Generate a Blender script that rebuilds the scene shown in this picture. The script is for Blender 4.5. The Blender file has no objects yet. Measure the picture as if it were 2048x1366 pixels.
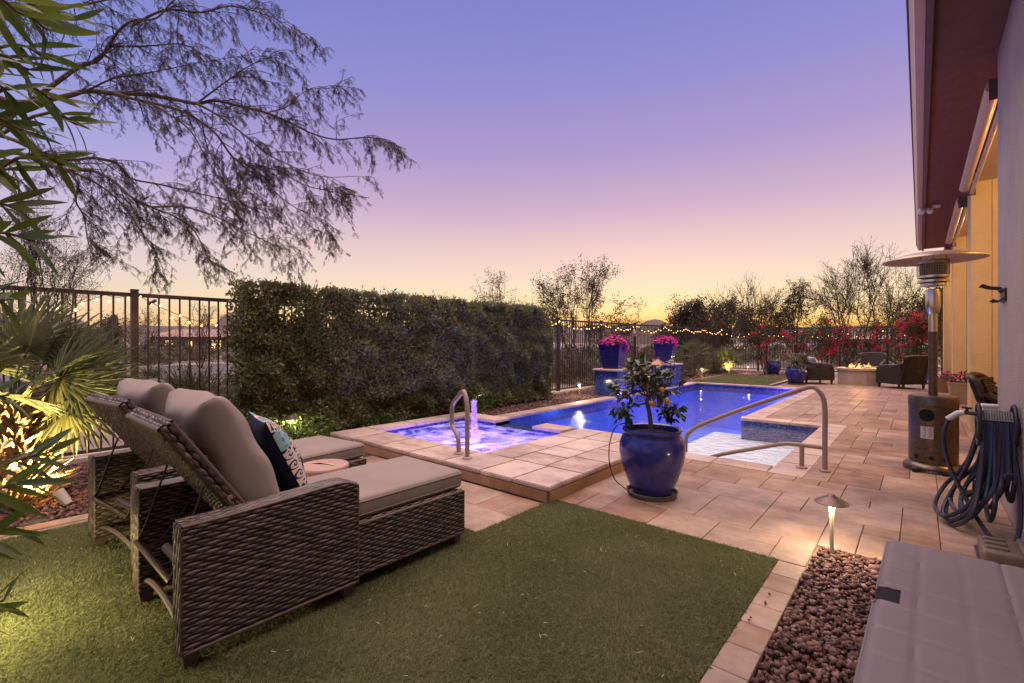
import bpy, bmesh, math, random
import numpy as np
from mathutils import Vector, Matrix, noise

random.seed(7)
RNG = np.random.default_rng(11)
R = math.radians
PI = math.pi
SC = bpy.context.scene
COL = SC.collection

# ------------------------------------------------------------------ camera
YAW = R(40.87)
CAM_H = 1.3
FOC = 943.0            # focal length in pixels of the 2048 px wide photograph
cam_data = bpy.data.cameras.new('camera')
cam_data.sensor_width = 36.0
cam_data.lens = FOC / 2048 * 36
cam_data.clip_start = 0.05
cam_data.clip_end = 3000
cam = bpy.data.objects.new('camera', cam_data)
COL.objects.link(cam)
cam.location = (0, 0, CAM_H)
cam.rotation_euler = (R(90), 0, YAW)
SC.camera = cam
FW = (-math.sin(YAW), math.cos(YAW))
RT = (math.cos(YAW), math.sin(YAW))


def at(px, d):
    """ground position seen in photo column px at depth d"""
    u = (px - 1024) / FOC
    return (d * (FW[0] + u * RT[0]), d * (FW[1] + u * RT[1]))


def hz(py, d):
    return CAM_H - (py - 683) * d / FOC


def at3(px, py, d):
    x, y = at(px, d)
    return Vector((x, y, hz(py, d)))


# ------------------------------------------------------------------ colour management
SC.view_settings.view_transform = 'Standard'
SC.view_settings.look = 'None'
SC.view_settings.exposure = 0.4
SC.view_settings.gamma = 1.0
SC.cycles.use_denoising = True
SC.cycles.max_bounces = 8
SC.cycles.transparent_max_bounces = 24
SC.cycles.sample_clamp_indirect = 6.0
SC.cycles.caustics_reflective = False
SC.cycles.caustics_refractive = False


def lin(r, g, b):
    def f(c):
        c /= 255.0
        return c / 12.92 if c <= 0.04045 else ((c + 0.055) / 1.055) ** 2.4
    return (f(r), f(g), f(b), 1.0)


# ------------------------------------------------------------------ world: dusk sky
W = bpy.data.worlds.new('World')
SC.world = W
W.use_nodes = True
nt = W.node_tree
nt.nodes.clear()
N = nt.nodes.new
L = nt.links.new
out = N('ShaderNodeOutputWorld')
bg = N('ShaderNodeBackground')
bg.inputs['Strength'].default_value = 0.77
L(bg.outputs[0], out.inputs[0])
tc = N('ShaderNodeTexCoord')
sep = N('ShaderNodeSeparateXYZ')
L(tc.outputs['Generated'], sep.inputs[0])


def ramp(nodes, stops, interp='EASE'):
    r = nodes.new('ShaderNodeValToRGB')
    r.color_ramp.interpolation = interp
    el = r.color_ramp.elements
    while len(el) > 1:
        el.remove(el[-1])
    el[0].position, el[0].color = stops[0]
    for p, c in stops[1:]:
        e = el.new(p)
        e.color = c
    return r


SUN_AZ = R(25)          # the afterglow lies 25 deg to the left of +Y
sx, sy = -math.sin(SUN_AZ), math.cos(SUN_AZ)
elev = N('ShaderNodeMath'); elev.operation = 'ARCSINE'
L(sep.outputs['Z'], elev.inputs[0])
e01 = N('ShaderNodeMath'); e01.operation = 'DIVIDE'
L(elev.outputs[0], e01.inputs[0]); e01.inputs[1].default_value = R(90)


def es(deg):
    return deg / 90.0


glow = ramp(nt.nodes, [
    (0.0, lin(255, 176, 66)), (es(1.8), lin(255, 205, 108)), (es(4.0), lin(255, 228, 172)),
    (es(7), lin(247, 219, 197)), (es(11), lin(230, 199, 198)), (es(15.5), lin(204, 171, 200)),
    (es(21), lin(172, 152, 202)), (es(28), lin(147, 140, 206)), (es(37), lin(124, 127, 201)),
    (es(60), lin(112, 118, 196)), (1.0, lin(106, 108, 184))], 'LINEAR')
away = ramp(nt.nodes, [
    (0.0, lin(250, 196, 150)), (es(2.5), lin(244, 206, 178)), (es(6), lin(228, 206, 204)), (es(11), lin(198, 190, 220)),
    (es(17), lin(160, 166, 226)), (es(25), lin(126, 143, 214)), (es(37), lin(98, 116, 192)),
    (es(60), lin(98, 110, 190)), (1.0, lin(106, 108, 184))], 'LINEAR')
L(e01.outputs[0], glow.inputs[0]); L(e01.outputs[0], away.inputs[0])
# azimuth weight: 1 towards the afterglow, falling to 0 behind
ax = N('ShaderNodeMath'); ax.operation = 'MULTIPLY'; L(sep.outputs['X'], ax.inputs[0]); ax.inputs[1].default_value = sx
ay = N('ShaderNodeMath'); ay.operation = 'MULTIPLY_ADD'; L(sep.outputs['Y'], ay.inputs[0]); ay.inputs[1].default_value = sy
L(ax.outputs[0], ay.inputs[2])
hx = N('ShaderNodeMath'); hx.operation = 'MULTIPLY'; L(sep.outputs['Z'], hx.inputs[0]); L(sep.outputs['Z'], hx.inputs[1])
h1 = N('ShaderNodeMath'); h1.operation = 'SUBTRACT'; h1.inputs[0].default_value = 1.0001; L(hx.outputs[0], h1.inputs[1])
h2 = N('ShaderNodeMath'); h2.operation = 'SQRT'; L(h1.outputs[0], h2.inputs[0])
ca = N('ShaderNodeMath'); ca.operation = 'DIVIDE'; L(ay.outputs[0], ca.inputs[0]); L(h2.outputs[0], ca.inputs[1])
mr = N('ShaderNodeMapRange'); mr.interpolation_type = 'SMOOTHSTEP'
mr.inputs['From Min'].default_value = 0.25; mr.inputs['From Max'].default_value = 0.97
L(ca.outputs[0], mr.inputs[0])
mx = N('ShaderNodeMix'); mx.data_type = 'RGBA'
L(mr.outputs[0], mx.inputs['Factor']); L(away.outputs[0], mx.inputs[6]); L(glow.outputs[0], mx.inputs[7])
sky = N('ShaderNodeTexSky'); sky.sky_type = 'NISHITA'; sky.sun_disc = False
sky.sun_elevation = R(1.0); sky.sun_rotation = -SUN_AZ
skm = N('ShaderNodeMix'); skm.data_type = 'RGBA'; skm.blend_type = 'ADD'
skm.inputs['Factor'].default_value = 0.015
L(mx.outputs[2], skm.inputs[6]); L(sky.outputs[0], skm.inputs[7])
L(skm.outputs[2], bg.inputs['Color'])

# ------------------------------------------------------------------ afterglow as one very soft sun
sd = bpy.data.lights.new('sun', 'SUN')
sd.energy = 4.5
sd.angle = R(85)
sd.color = (1.0, 0.74, 0.60)
sun = bpy.data.objects.new('sun', sd)
COL.objects.link(sun)
sun.location = (0, 0, 20)
sun.rotation_euler = (R(28), 0, SUN_AZ + PI)   # light comes from high in the west
sun.rotation_euler = Vector((-sx * math.cos(R(84)), -sy * math.cos(R(84)), -math.sin(R(84)))).to_track_quat('-Z', 'Y').to_euler()


# ------------------------------------------------------------------ object helpers
def tag(o, label=None, cat=None, group=None, kind=None):
    if label: o['label'] = label
    if cat: o['category'] = cat
    if group: o['group'] = group
    if kind: o['kind'] = kind
    return o


def empty(name, loc=(0, 0, 0), rz=0.0, parent=None):
    o = bpy.data.objects.new(name, None)
    o.empty_display_size = 0.1
    COL.objects.link(o)
    o.location = loc
    o.rotation_euler = (0, 0, rz)
    if parent: o.parent = parent
    return o


def link(name, me, mat=None, parent=None, loc=None, rot=None, scale=None):
    o = bpy.data.objects.new(name, me)
    COL.objects.link(o)
    if mat and not me.materials:
        for m in (mat if isinstance(mat, (list, tuple)) else [mat]):
            me.materials.append(m)
    if parent: o.parent = parent
    if loc is not None: o.location = loc
    if rot is not None: o.rotation_euler = rot
    if scale is not None: o.scale = scale
    return o


def copy_tree(o, parent=None):
    c = o.copy()
    COL.objects.link(c)
    if parent: c.parent = parent
    for ch in o.children:
        copy_tree(ch, c)
    return c


def light(name, kind, loc, energy, color, radius=0.03, parent=None, rot=None, **kw):
    d = bpy.data.lights.new(name, kind)
    d.energy = energy
    d.color = color
    if kind in ('POINT', 'SPOT'): d.shadow_soft_size = radius
    for k, v in kw.items(): setattr(d, k, v)
    o = bpy.data.objects.new(name, d)
    COL.objects.link(o)
    o.location = loc
    if rot is not None: o.rotation_euler = rot
    if parent: o.parent = parent
    return o


class MB:
    def __init__(s):
        s.v = []; s.f = []; s.m = []; s.mi = 0

    def add(s, V, F):
        b = len(s.v)
        s.v.extend([tuple(p) for p in V])
        s.f.extend([tuple(i + b for i in f) for f in F])
        s.m.extend([s.mi] * len(F))
        return s

    def box(s, x0, x1, y0, y1, z0, z1):
        V = [(x0, y0, z0), (x1, y0, z0), (x1, y1, z0), (x0, y1, z0), (x0, y0, z1), (x1, y0, z1), (x1, y1, z1), (x0, y1, z1)]
        return s.add(V, [(0, 3, 2, 1), (4, 5, 6, 7), (0, 1, 5, 4), (1, 2, 6, 5), (2, 3, 7, 6), (3, 0, 4, 7)])

    def frustum(s, c, z0, z1, a0, b0, a1, b1):
        V = [(c[0] + i * a, c[1] + j * b, z) for z, a, b in ((z0, a0, b0), (z1, a1, b1)) for i, j in ((-1, -1), (1, -1), (1, 1), (-1, 1))]
        return s.add(V, [(0, 3, 2, 1), (4, 5, 6, 7), (0, 1, 5, 4), (1, 2, 6, 5), (2, 3, 7, 6), (3, 0, 4, 7)])

    def obox(s, p0, p1, w, h, up=(0, 0, 1)):
        """box bar from p0 to p1, w wide, h high"""
        p0 = Vector(p0); p1 = Vector(p1)
        d = (p1 - p0).normalized()
        sd_ = d.cross(Vector(up))
        if sd_.length < 1e-4: sd_ = d.cross(Vector((1, 0, 0)))
        sd_.normalize(); u = sd_.cross(d)
        V = [p + sd_ * i * w / 2 + u * j * h / 2 for p in (p0, p1) for i, j in ((-1, -1), (1, -1), (1, 1), (-1, 1))]
        return s.add(V, [(0, 1, 2, 3), (7, 6, 5, 4), (0, 4, 5, 1), (1, 5, 6, 2), (2, 6, 7, 3), (3, 7, 4, 0)])

    def tube(s, pts, rad, n=8, cap=True, closed=False):
        pts = [Vector(p) for p in pts]
        k = len(pts)
        if not hasattr(rad, '__len__'): rad = [rad] * k
        V = []; F = []
        ref = None
        for i, p in enumerate(pts):
            if closed: t = pts[(i + 1) % k] - pts[i - 1]
            else: t = pts[min(i + 1, k - 1)] - pts[max(i - 1, 0)]
            if t.length < 1e-9: t = Vector((0, 0, 1))
            t.normalize()
            if ref is None:
                ref = t.orthogonal().normalized()
            else:
                ref = ref - t * ref.dot(t)
                if ref.length < 1e-6: ref = t.orthogonal()
                ref.normalize()
            b = t.cross(ref)
            for j in range(n):
                a = 2 * PI * j / n
                V.append(p + (ref * math.cos(a) + b * math.sin(a)) * rad[i])
        for i in range(k if closed else k - 1):
            i2 = (i + 1) % k
            for j in range(n):
                j2 = (j + 1) % n
                F.append((i * n + j, i * n + j2, i2 * n + j2, i2 * n + j))
        if cap and not closed:
            F.append(tuple(range(n - 1, -1, -1)))
            F.append(tuple((k - 1) * n + j for j in range(n)))
        return s.add(V, F)

    def lathe(s, prof, n=32, c=(0, 0), cap0=True, cap1=True):
        V = []; F = []
        for r, z in prof:
            for j in range(n):
                a = 2 * PI * j / n
                V.append((c[0] + r * math.cos(a), c[1] + r * math.sin(a), z))
        for i in range(len(prof) - 1):
            for j in range(n):
                j2 = (j + 1) % n
                F.append((i * n + j, i * n + j2, (i + 1) * n + j2, (i + 1) * n + j))
        if cap0: F.append(tuple(range(n - 1, -1, -1)))
        if cap1: F.append(tuple((len(prof) - 1) * n + j for j in range(n)))
        return s.add(V, F)

    def mesh(s, name, mat=None, smooth=False, ang=40):
        me = bpy.data.meshes.new(name)
        me.from_pydata(s.v, [], s.f)
        if mat is not None:
            for m in (mat if isinstance(mat, (list, tuple)) else [mat]): me.materials.append(m)
        if any(s.m): me.polygons.foreach_set('material_index', s.m)
        if smooth:
            me.polygons.foreach_set('use_smooth', [True] * len(s.f))
            me.update()
            me.set_sharp_from_angle(angle=R(ang))
        me.update()
        return me

    def build(s, name, mat, parent=None, smooth=False, loc=None, rot=None, ang=40):
        return link(name, s.mesh(name, mat, smooth, ang), None, parent, loc, rot)


def np_mesh(name, V, F, mat, smooth=False):
    """fast mesh from arrays; F is (m,k) with a constant k"""
    V = np.asarray(V, dtype=np.float32); F = np.asarray(F, dtype=np.int32)
    me = bpy.data.meshes.new(name)
    me.vertices.add(len(V)); me.vertices.foreach_set('co', V.ravel())
    m, k = F.shape
    me.loops.add(m * k); me.loops.foreach_set('vertex_index', F.ravel())
    me.polygons.add(m)
    me.polygons.foreach_set('loop_start', np.arange(0, m * k, k, dtype=np.int32))
    if smooth: me.polygons.foreach_set('use_smooth', np.ones(m, dtype=bool))
    if mat is not None:
        for q in (mat if isinstance(mat, (list, tuple)) else [mat]): me.materials.append(q)
    me.update(calc_edges=True)
    return me


def rbox(name, size, r, mat, parent=None, loc=(0, 0, 0), rot=None, seg=3):
    bm = bmesh.new()
    bmesh.ops.create_cube(bm, size=1)
    bmesh.ops.scale(bm, vec=size, verts=bm.verts)
    bmesh.ops.bevel(bm, geom=bm.edges[:], offset=r, segments=seg, profile=0.5, affect='EDGES')
    me = bpy.data.meshes.new(name)
    bm.to_mesh(me); bm.free()
    me.polygons.foreach_set('use_smooth', [True] * len(me.polygons))
    me.update(); me.set_sharp_from_angle(angle=R(50))
    return link(name, me, mat, parent, loc, rot)


def norm(a):
    return a / np.maximum(np.linalg.norm(a, axis=-1, keepdims=True), 1e-9)


def leaves_np(C, D, U, Ln, Wd, fold=0.25, droop=0.15):
    """leaf-shaped faces: centre-base C, direction D, up U, length, width. 6 verts, 2 quads folded on the midrib"""
    n = len(C)
    D = norm(D); S = norm(np.cross(D, U)); U = norm(np.cross(S, D))
    Ln = np.broadcast_to(Ln, (n,))[:, None]; Wd = np.broadcast_to(Wd, (n,))[:, None]
    p0 = C
    p3 = C + D * Ln - U * Ln * droop
    m1 = C + D * Ln * .33; m2 = C + D * Ln * .7 - U * Ln * droop * .4
    up = U * Wd * fold
    V = np.stack([p0, m1 + S * Wd * .5 + up, m2 + S * Wd * .42 + up, p3, m2 - S * Wd * .42 + up, m1 - S * Wd * .5 + up], 1).reshape(-1, 3)
    b = (np.arange(n) * 6)[:, None]
    F = np.stack([b + [0, 1, 2, 3], b + [0, 3, 4, 5]], 1).reshape(-1, 4)
    return V, F


def rand_dirs(n, rng=RNG):
    return norm(rng.normal(size=(n, 3)))


def cat_np(parts):
    Vs = []; Fs = []; b = 0
    for V, F in parts:
        Vs.append(V); Fs.append(F + b); b += len(V)
    return np.concatenate(Vs), np.concatenate(Fs)


# ------------------------------------------------------------------ materials
def mat(name, cols, rough=0.6, scale=6.0, detail=4.0, bump=0.0, bscale=None, island=0.0, obj=0.0, metallic=0.0,
        spec=0.4, transl=0.0, stretch=(1, 1, 1), lo=0.3, hi=0.7, bdist=0.01, coat=0.0, wave=None, tint=None, stain=0.0):
    m = bpy.data.materials.new(name)
    m.use_nodes = True
    t = m.node_tree
    n = t.nodes; l = t.links.new
    b = n['Principled BSDF']
    b.inputs['Roughness'].default_value = rough
    b.inputs['Metallic'].default_value = metallic
    b.inputs['Specular IOR Level'].default_value = spec
    b.inputs['Coat Weight'].default_value = coat
    b.inputs['Coat Roughness'].default_value = 0.06
    cols = [c if len(c) == 4 else (*c, 1) for c in cols]
    co = n.new('ShaderNodeTexCoord')
    mp = n.new('ShaderNodeMapping')
    mp.inputs['Scale'].default_value = stretch
    l(co.outputs['Object'], mp.inputs[0])
    vec = mp.outputs[0]
    if obj > 0:
        oi = n.new('ShaderNodeObjectInfo')
        va = n.new('ShaderNodeVectorMath'); va.operation = 'MULTIPLY_ADD'
        l(oi.outputs['Random'], va.inputs[0]); va.inputs[1].default_value = (37, 51, 29)
        l(vec, va.inputs[2]); vec = va.outputs[0]
    nz = n.new('ShaderNodeTexNoise')
    nz.inputs['Scale'].default_value = scale; nz.inputs['Detail'].default_value = detail
    nz.inputs['Roughness'].default_value = 0.62
    l(vec, nz.inputs['Vector'])
    mrn = n.new('ShaderNodeMapRange'); mrn.inputs['From Min'].default_value = lo; mrn.inputs['From Max'].default_value = hi
    l(nz.outputs['Fac'], mrn.inputs[0])
    fac = mrn.outputs[0]

    def blend(fac, rnd, w):
        mm = n.new('ShaderNodeMix')
        mm.inputs[0].default_value = w
        l(fac, mm.inputs[2]); l(rnd, mm.inputs[3])
        return mm.outputs[0]
    if island > 0:
        g = n.new('ShaderNodeNewGeometry')
        fac = blend(fac, g.outputs['Random Per Island'], island)
    if obj > 0:
        fac = blend(fac, oi.outputs['Random'], obj)
    if len(cols) > 1:
        rp = ramp(n, [(i / (len(cols) - 1), c) for i, c in enumerate(cols)], 'LINEAR')
        l(fac, rp.inputs[0]); colout = rp.outputs[0]
        if stain > 0:      # weathering that runs on across neighbouring stones
            gg = n.new('ShaderNodeNewGeometry')
            s1 = n.new('ShaderNodeTexNoise'); s1.inputs['Scale'].default_value = 1.1; s1.inputs['Detail'].default_value = 7; s1.inputs['Roughness'].default_value = .7
            l(gg.outputs['Position'], s1.inputs['Vector'])
            s2 = n.new('ShaderNodeMapRange'); s2.inputs['From Min'].default_value = .35; s2.inputs['From Max'].default_value = .62
            s2.inputs['To Min'].default_value = 1 - stain; s2.inputs['To Max'].default_value = 1.08
            l(s1.outputs['Fac'], s2.inputs[0])
            sv = n.new('ShaderNodeVectorMath'); sv.operation = 'SCALE'
            l(colout, sv.inputs[0]); l(s2.outputs[0], sv.inputs['Scale'])
            colout = sv.outputs[0]
        l(colout, b.inputs['Base Color'])
    else:
        b.inputs['Base Color'].default_value = cols[0]
        colout = None
    if bump > 0:
        bz = n.new('ShaderNodeTexNoise')
        bz.inputs['Scale'].default_value = bscale or scale * 4; bz.inputs['Detail'].default_value = 3
        l(vec, bz.inputs['Vector'])
        bp = n.new('ShaderNodeBump'); bp.inputs['Strength'].default_value = bump; bp.inputs['Distance'].default_value = bdist
        l(bz.outputs['Fac'], bp.inputs['Height']); l(bp.outputs[0], b.inputs['Normal'])
    if transl > 0:
        tr = n.new('ShaderNodeBsdfTranslucent')
        if colout: l(colout, tr.inputs[0])
        else: tr.inputs[0].default_value = cols[0]
        ms = n.new('ShaderNodeMixShader'); ms.inputs[0].default_value = transl
        l(b.outputs[0], ms.inputs[1]); l(tr.outputs[0], ms.inputs[2])
        l(ms.outputs[0], n['Material Output'].inputs['Surface'])
    return m


def emit(name, col, strength, sample=False):
    m = bpy.data.materials.new(name)
    m.use_nodes = True
    b = m.node_tree.nodes['Principled BSDF']
    b.inputs['Base Color'].default_value = (0.1, 0.1, 0.1, 1)
    b.inputs['Emission Color'].default_value = (*col, 1)
    b.inputs['Emission Strength'].default_value = strength
    if not sample: m.cycles.emission_sampling = 'NONE'
    return m


TRAV = mat('travertine', [(.11, .056, .034), (.26, .140, .085), (.31, .20, .135), (.38, .27, .20), (.23, .17, .145)], rough=.5, scale=4, detail=8, obj=.55, stain=.5,
           bump=.25, bscale=30, stretch=(1.0, 1.5, 1), spec=.35, lo=.34, hi=.66, bdist=.004)
COPE = mat('coping_travertine', [(.22, .13, .10), (.40, .29, .235), (.50, .385, .32), (.48, .38, .33)], rough=.5, scale=5, detail=6, obj=.4, bump=.2, bscale=30, stretch=(1, 1.5, 1), bdist=.004, stain=.35)
MORTAR = mat('mortar', [(.13, .088, .066), (.21, .15, .115)], rough=.9, scale=20)
RISER = mat('riser_stone', [(.20, .10, .045), (.32, .18, .09), (.36, .23, .14)], rough=.6, scale=5, obj=.4, bump=.2, bscale=25, bdist=.004)
TURF_BASE = mat('turf_backing', [(.08, .09, .036), (.12, .125, .056)], rough=.95, scale=30)
TURF = mat('turf_blade', [(.115, .140, .050), (.175, .195, .078), (.225, .23, .105), (.40, .35, .22)], rough=.6, scale=1.3, island=.55, transl=.4, spec=.25)
STONE = mat('gravel_stone', [(.030, .012, .011), (.075, .030, .026), (.11, .048, .040), (.15, .082, .07), (.25, .155, .12)], rough=.8, scale=4, island=.85)
SOIL = mat('gravel_bed', [(.08, .04, .03), (.18, .10, .07)], rough=.95, scale=40, bump=.6, bscale=60)
STEEL = mat('fence_steel', [(.030, .018, .014), (.05, .031, .024)], rough=.5, scale=10, spec=.4)
WICKER = mat('wicker_strand', [(.022, .014, .012), (.052, .034, .029), (.09, .062, .053), (.155, .116, .10)], rough=.38, scale=60, island=.7, stretch=(3, 3, 3), spec=.45)
WICKER_D = mat('wicker_backing', [(.012, .009, .008), (.025, .018, .015)], rough=.7)
FAR_WICKER = mat('far_wicker', [(.016, .010, .007), (.033, .021, .015), (.052, .034, .024)], rough=.5, scale=30, island=.6)
CUSH = mat('cushion_canvas', [(.205, .165, .143), (.25, .204, .176)], rough=.85, scale=3, bump=.35, bscale=420, spec=.2, bdist=.002)
BRONZE = mat('bronze_tube', [(.04, .024, .013), (.07, .043, .022)], rough=.38, scale=12, metallic=.6)
TUBE = mat('rail_powdercoat', [(.24, .175, .14), (.29, .215, .17)], rough=.4, scale=4, spec=.4)
BLUE_GLAZE = mat('cobalt_glaze', [(.014, .012, .075), (.018, .017, .13), (.035, .040, .22), (.016, .014, .06)], rough=.26, scale=7, detail=9, coat=.35, bump=.08, bscale=14, lo=.25, hi=.75, bdist=.01)
PLANTER_GLAZE = mat('indigo_glaze', [(.010, .008, .06), (.018, .013, .12), (.012, .009, .05)], rough=.22, scale=5, coat=.4, stretch=(1, 1, 4))
POT_SOIL = mat('potting_soil', [(.015, .01, .007), (.04, .026, .018)], rough=.95, scale=30, bump=1, bscale=60, bdist=.02)
BARK = mat('bark', [(.05, .03, .02), (.10, .065, .045), (.15, .10, .075)], rough=.85, scale=18, stretch=(1, 1, .25), bump=.6, bscale=40)
DARKBARK = mat('dark_bark', [(.05, .028, .018), (.10, .06, .04)], rough=.9, scale=14)
STUCCO = mat('wall_stucco', [(.37, .305, .27), (.45, .38, .335)], rough=.9, scale=2.5, bump=.8, bscale=70, detail=8, spec=.2, bdist=.012)
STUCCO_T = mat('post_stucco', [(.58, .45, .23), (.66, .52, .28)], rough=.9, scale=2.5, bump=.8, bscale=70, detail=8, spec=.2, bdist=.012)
SOFFIT = mat('soffit_paint', [(.13, .05, .030), (.165, .068, .042)], rough=.85, scale=8, bump=.3, bscale=120, bdist=.004)
GUTTER = mat('gutter_metal', [(.45, .33, .25), (.50, .37, .29)], rough=.4, scale=3)
GUTTER_D = mat('fascia_paint', [(.085, .05, .046), (.11, .066, .06)], rough=.55, scale=3)
CHROME = mat('brushed_steel', [(.5, .46, .42), (.62, .57, .52)], rough=.28, scale=20, metallic=1.0, stretch=(1, 1, .1))
HEATER = mat('heater_hammered', [(.10, .075, .055), (.16, .12, .085)], rough=.34, scale=30, metallic=.75, bump=.15, bscale=160, bdist=.003)
BLACK = mat('black_plastic', [(.012, .012, .013), (.022, .022, .024)], rough=.5, scale=10)
WHITE = mat('white_plastic', [(.55, .53, .50), (.63, .61, .58)], rough=.5, scale=6)
# ================================================================== THE SETTING
DESERT = mat('desert_ground', [(.13, .095, .075), (.20, .15, .12), (.26, .20, .16), (.12, .105, .06)], rough=.95, scale=.35, detail=8, bump=.5, bscale=12, bdist=.05)
# ground: one sheet to the horizon with an opening where the pool basin stands
g = MB()
xs = [-900, -5.95, -0.95, 900]; ys = [-900, 2.95, 15.5, 900]
for i in range(3):
    for j in range(3):
        if i == 1 and j == 1: continue
        x0, x1, y0, y1 = xs[i], xs[i + 1], ys[j], ys[j + 1]
        g.add([(x0, y0, -.07), (x1, y0, -.07), (x1, y1, -.07), (x0, y1, -.07)], [(0, 1, 2, 3)])
tag(g.build('ground', DESERT), kind='structure')

# ---- distant hills
HILL = mat('hill_scrub', [(.085, .06, .05), (.13, .095, .075)], rough=1, scale=.03, detail=8)


def ridge(name, a0, a1, dist, hfun, step=.6):
    """a range of hills at dist metres between two photo columns, with real front and back slopes"""
    m = MB(); V = []; rows = 7
    cols_ = int((a1 - a0) / 14)
    for i in range(cols_ + 1):
        px = a0 + (a1 - a0) * i / cols_
        h = hfun(px)
        for k in range(rows):
            t = k / (rows - 1)
            d = dist * (1 + .5 * (t - .5))
            prof = math.sin(PI * t) ** 1.1
            x, y = at(px, d)
            nn = noise.noise((px * .03, t * 5, dist)) * .1 + 1
            V.append((x, y, -1 + (h + 1) * prof * (nn if 0 < k < rows - 1 else 1)))
    F = [(i * rows + k, (i + 1) * rows + k, (i + 1) * rows + k + 1, i * rows + k + 1) for i in range(cols_) for k in range(rows - 1)]
    m.add(V, F)
    return tag(m.build(name, HILL, smooth=True, ang=180), kind='structure')


def bump_(px, c, w, h): return h * max(0, 1 - ((px - c) / w) ** 2)


def hpx(py, d): return (683 - py) * d / FOC + CAM_H


ridge('hills', -900, 3000, 520, lambda px: hpx(652 + 5 * noise.noise((px * .006, 0, 3)) + 3 * noise.noise((px * .03, 1, 3)), 520))
ridge('mountain', -120, 190, 430, lambda px: hpx(655 - bump_(px, 60, 130, 34) + 4 * noise.noise((px * .03, 2, 3)), 430))
ridge('mountain', 405, 540, 400, lambda px: hpx(662 - bump_(px, 462, 45, 30) - bump_(px, 500, 60, 14), 400))
ridge('mountain', 1250, 1370, 300, lambda px: hpx(662 - bump_(px, 1306, 42, 24), 300))

# ---- road beyond the fence (seen between the pickets) and a strip of green
ASPH = mat('asphalt', [(.075, .066, .075), (.11, .095, .105)], rough=.9, scale=2, detail=8)
CURB = mat('kerb_concrete', [(.42, .33, .27), (.52, .42, .35)], rough=.8, scale=6, obj=.3)
r = MB(); V = []
for i in range(25):
    y = -30 + i * 3.2
    off = -16.5 - .010 * (y - 4) ** 2 * .6
    V += [(off, y, -.05), (off - 12.5, y, -.05)]
r.add(V, [(2 * i, 2 * i + 2, 2 * i + 3, 2 * i + 1) for i in range(24)])
tag(r.build('road', ASPH), kind='structure')
r = MB()
for e in (0, 1):
    P = [(v[0] + (.1 if e == 0 else -.1), v[1], .0) for v in V[e::2]]
    for p, q in zip(P[:-1], P[1:]): r.obox(p, q, .18, .16)
tag(r.build('road_kerb', CURB), kind='structure')
GREEN = mat('verge_grass', [(.03, .06, .012), (.07, .11, .03)], rough=.95, scale=6, detail=6)
r = MB()
r.add([(-15.9, -14, -.062), (-12.6, -14, -.062), (-11.4, 4.6, -.062), (-13.8, 9.5, -.062), (-16.2, 4, -.062)], [(0, 1, 2, 3, 4)])
tag(r.build('grass_verge', GREEN), kind='structure')

# ================================================================== PAVING
PAV = tag(MB().box(-5.95, -4.7, 2.25, 2.9, -.068, -.012).box(-4.7, -2.28, 2.255, 3.05, -.068, -.012)
          .box(-2.28, -.1, 3.16, 5.2, -.068, -.012).box(-.1, 9, 3.558, 5.2, -.068, -.012).box(-.86, 9, 5.2, 8.9, -.068, -.012)
          .box(-2.0, 9, 8.9, 15.4, -.068, -.012).box(-3.2, 9, 15.4, 22.6, -.068, -.012).build('patio_paving', MORTAR), kind='structure')
TILE_MESH = {}


def tile_mesh(w, d, h=.014, r=.003):
    key = (round(w, 3), round(d, 3))
    if key not in TILE_MESH:
        g_ = .0022
        a, b = w / 2 - g_, d / 2 - g_
        V = [(-a, -b, -h), (a, -b, -h), (a, b, -h), (-a, b, -h),
             (-a, -b, -r), (a, -b, -r), (a, b, -r), (-a, b, -r),
             (-a + r, -b + r, 0), (a - r, -b + r, 0), (a - r, b - r, 0), (-a + r, b - r, 0)]
        F = [(8, 9, 10, 11)]
        for k in (0, 4):
            F += [(k, k + 1, k + 5, k + 4), (k + 1, k + 2, k + 6, k + 5), (k + 2, k + 3, k + 7, k + 6), (k + 3, k, k + 4, k + 7)]
        me = bpy.data.meshes.new('paving_stone')
        me.from_pydata(V, [], F); me.materials.append(TRAV)
        TILE_MESH[key] = me
    return TILE_MESH[key]


def ashlar(x0, x1, y0, y1, z, parent, name='paving_stone', cell=.2, seed=1, mat_=None, collect=None):
    """fill a rectangle with a random French pattern of rectangular stones"""
    rg = random.Random(seed)
    nx = max(1, round((x1 - x0) / cell)); ny = max(1, round((y1 - y0) / cell))
    cx, cy = (x1 - x0) / nx, (y1 - y0) / ny
    occ = [[False] * ny for _ in range(nx)]
    for j in range(ny):
        for i in range(nx):
            if occ[i][j]: continue
            opts = [(3, 2), (3, 2), (2, 2), (2, 2), (2, 2), (2, 3), (2, 3), (2, 1), (1, 2), (1, 2), (1, 1), (1, 1)]
            rg.shuffle(opts)
            for a, b in opts + [(1, 1)]:
                if i + a <= nx and j + b <= ny and all(not occ[i + p][j + q] for p in range(a) for q in range(b)):
                    break
            for p in range(a):
                for q in range(b): occ[i + p][j + q] = True
            c = (x0 + (i + a / 2) * cx, y0 + (j + b / 2) * cy, z + rg.uniform(-.0012, .0012))
            me = tile_mesh(a * cx, b * cy)
            if collect is not None:
                vs = [(v.co[0] + c[0], v.co[1] + c[1], v.co[2] + c[2]) for v in me.vertices]
                collect.add(vs, [tuple(pl.vertices) for pl in me.polygons])
            else:
                o = link(name, me, None, parent, c)
                o.rotation_euler = (rg.uniform(-.0015, .0015), rg.uniform(-.0015, .0015), 0)


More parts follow.
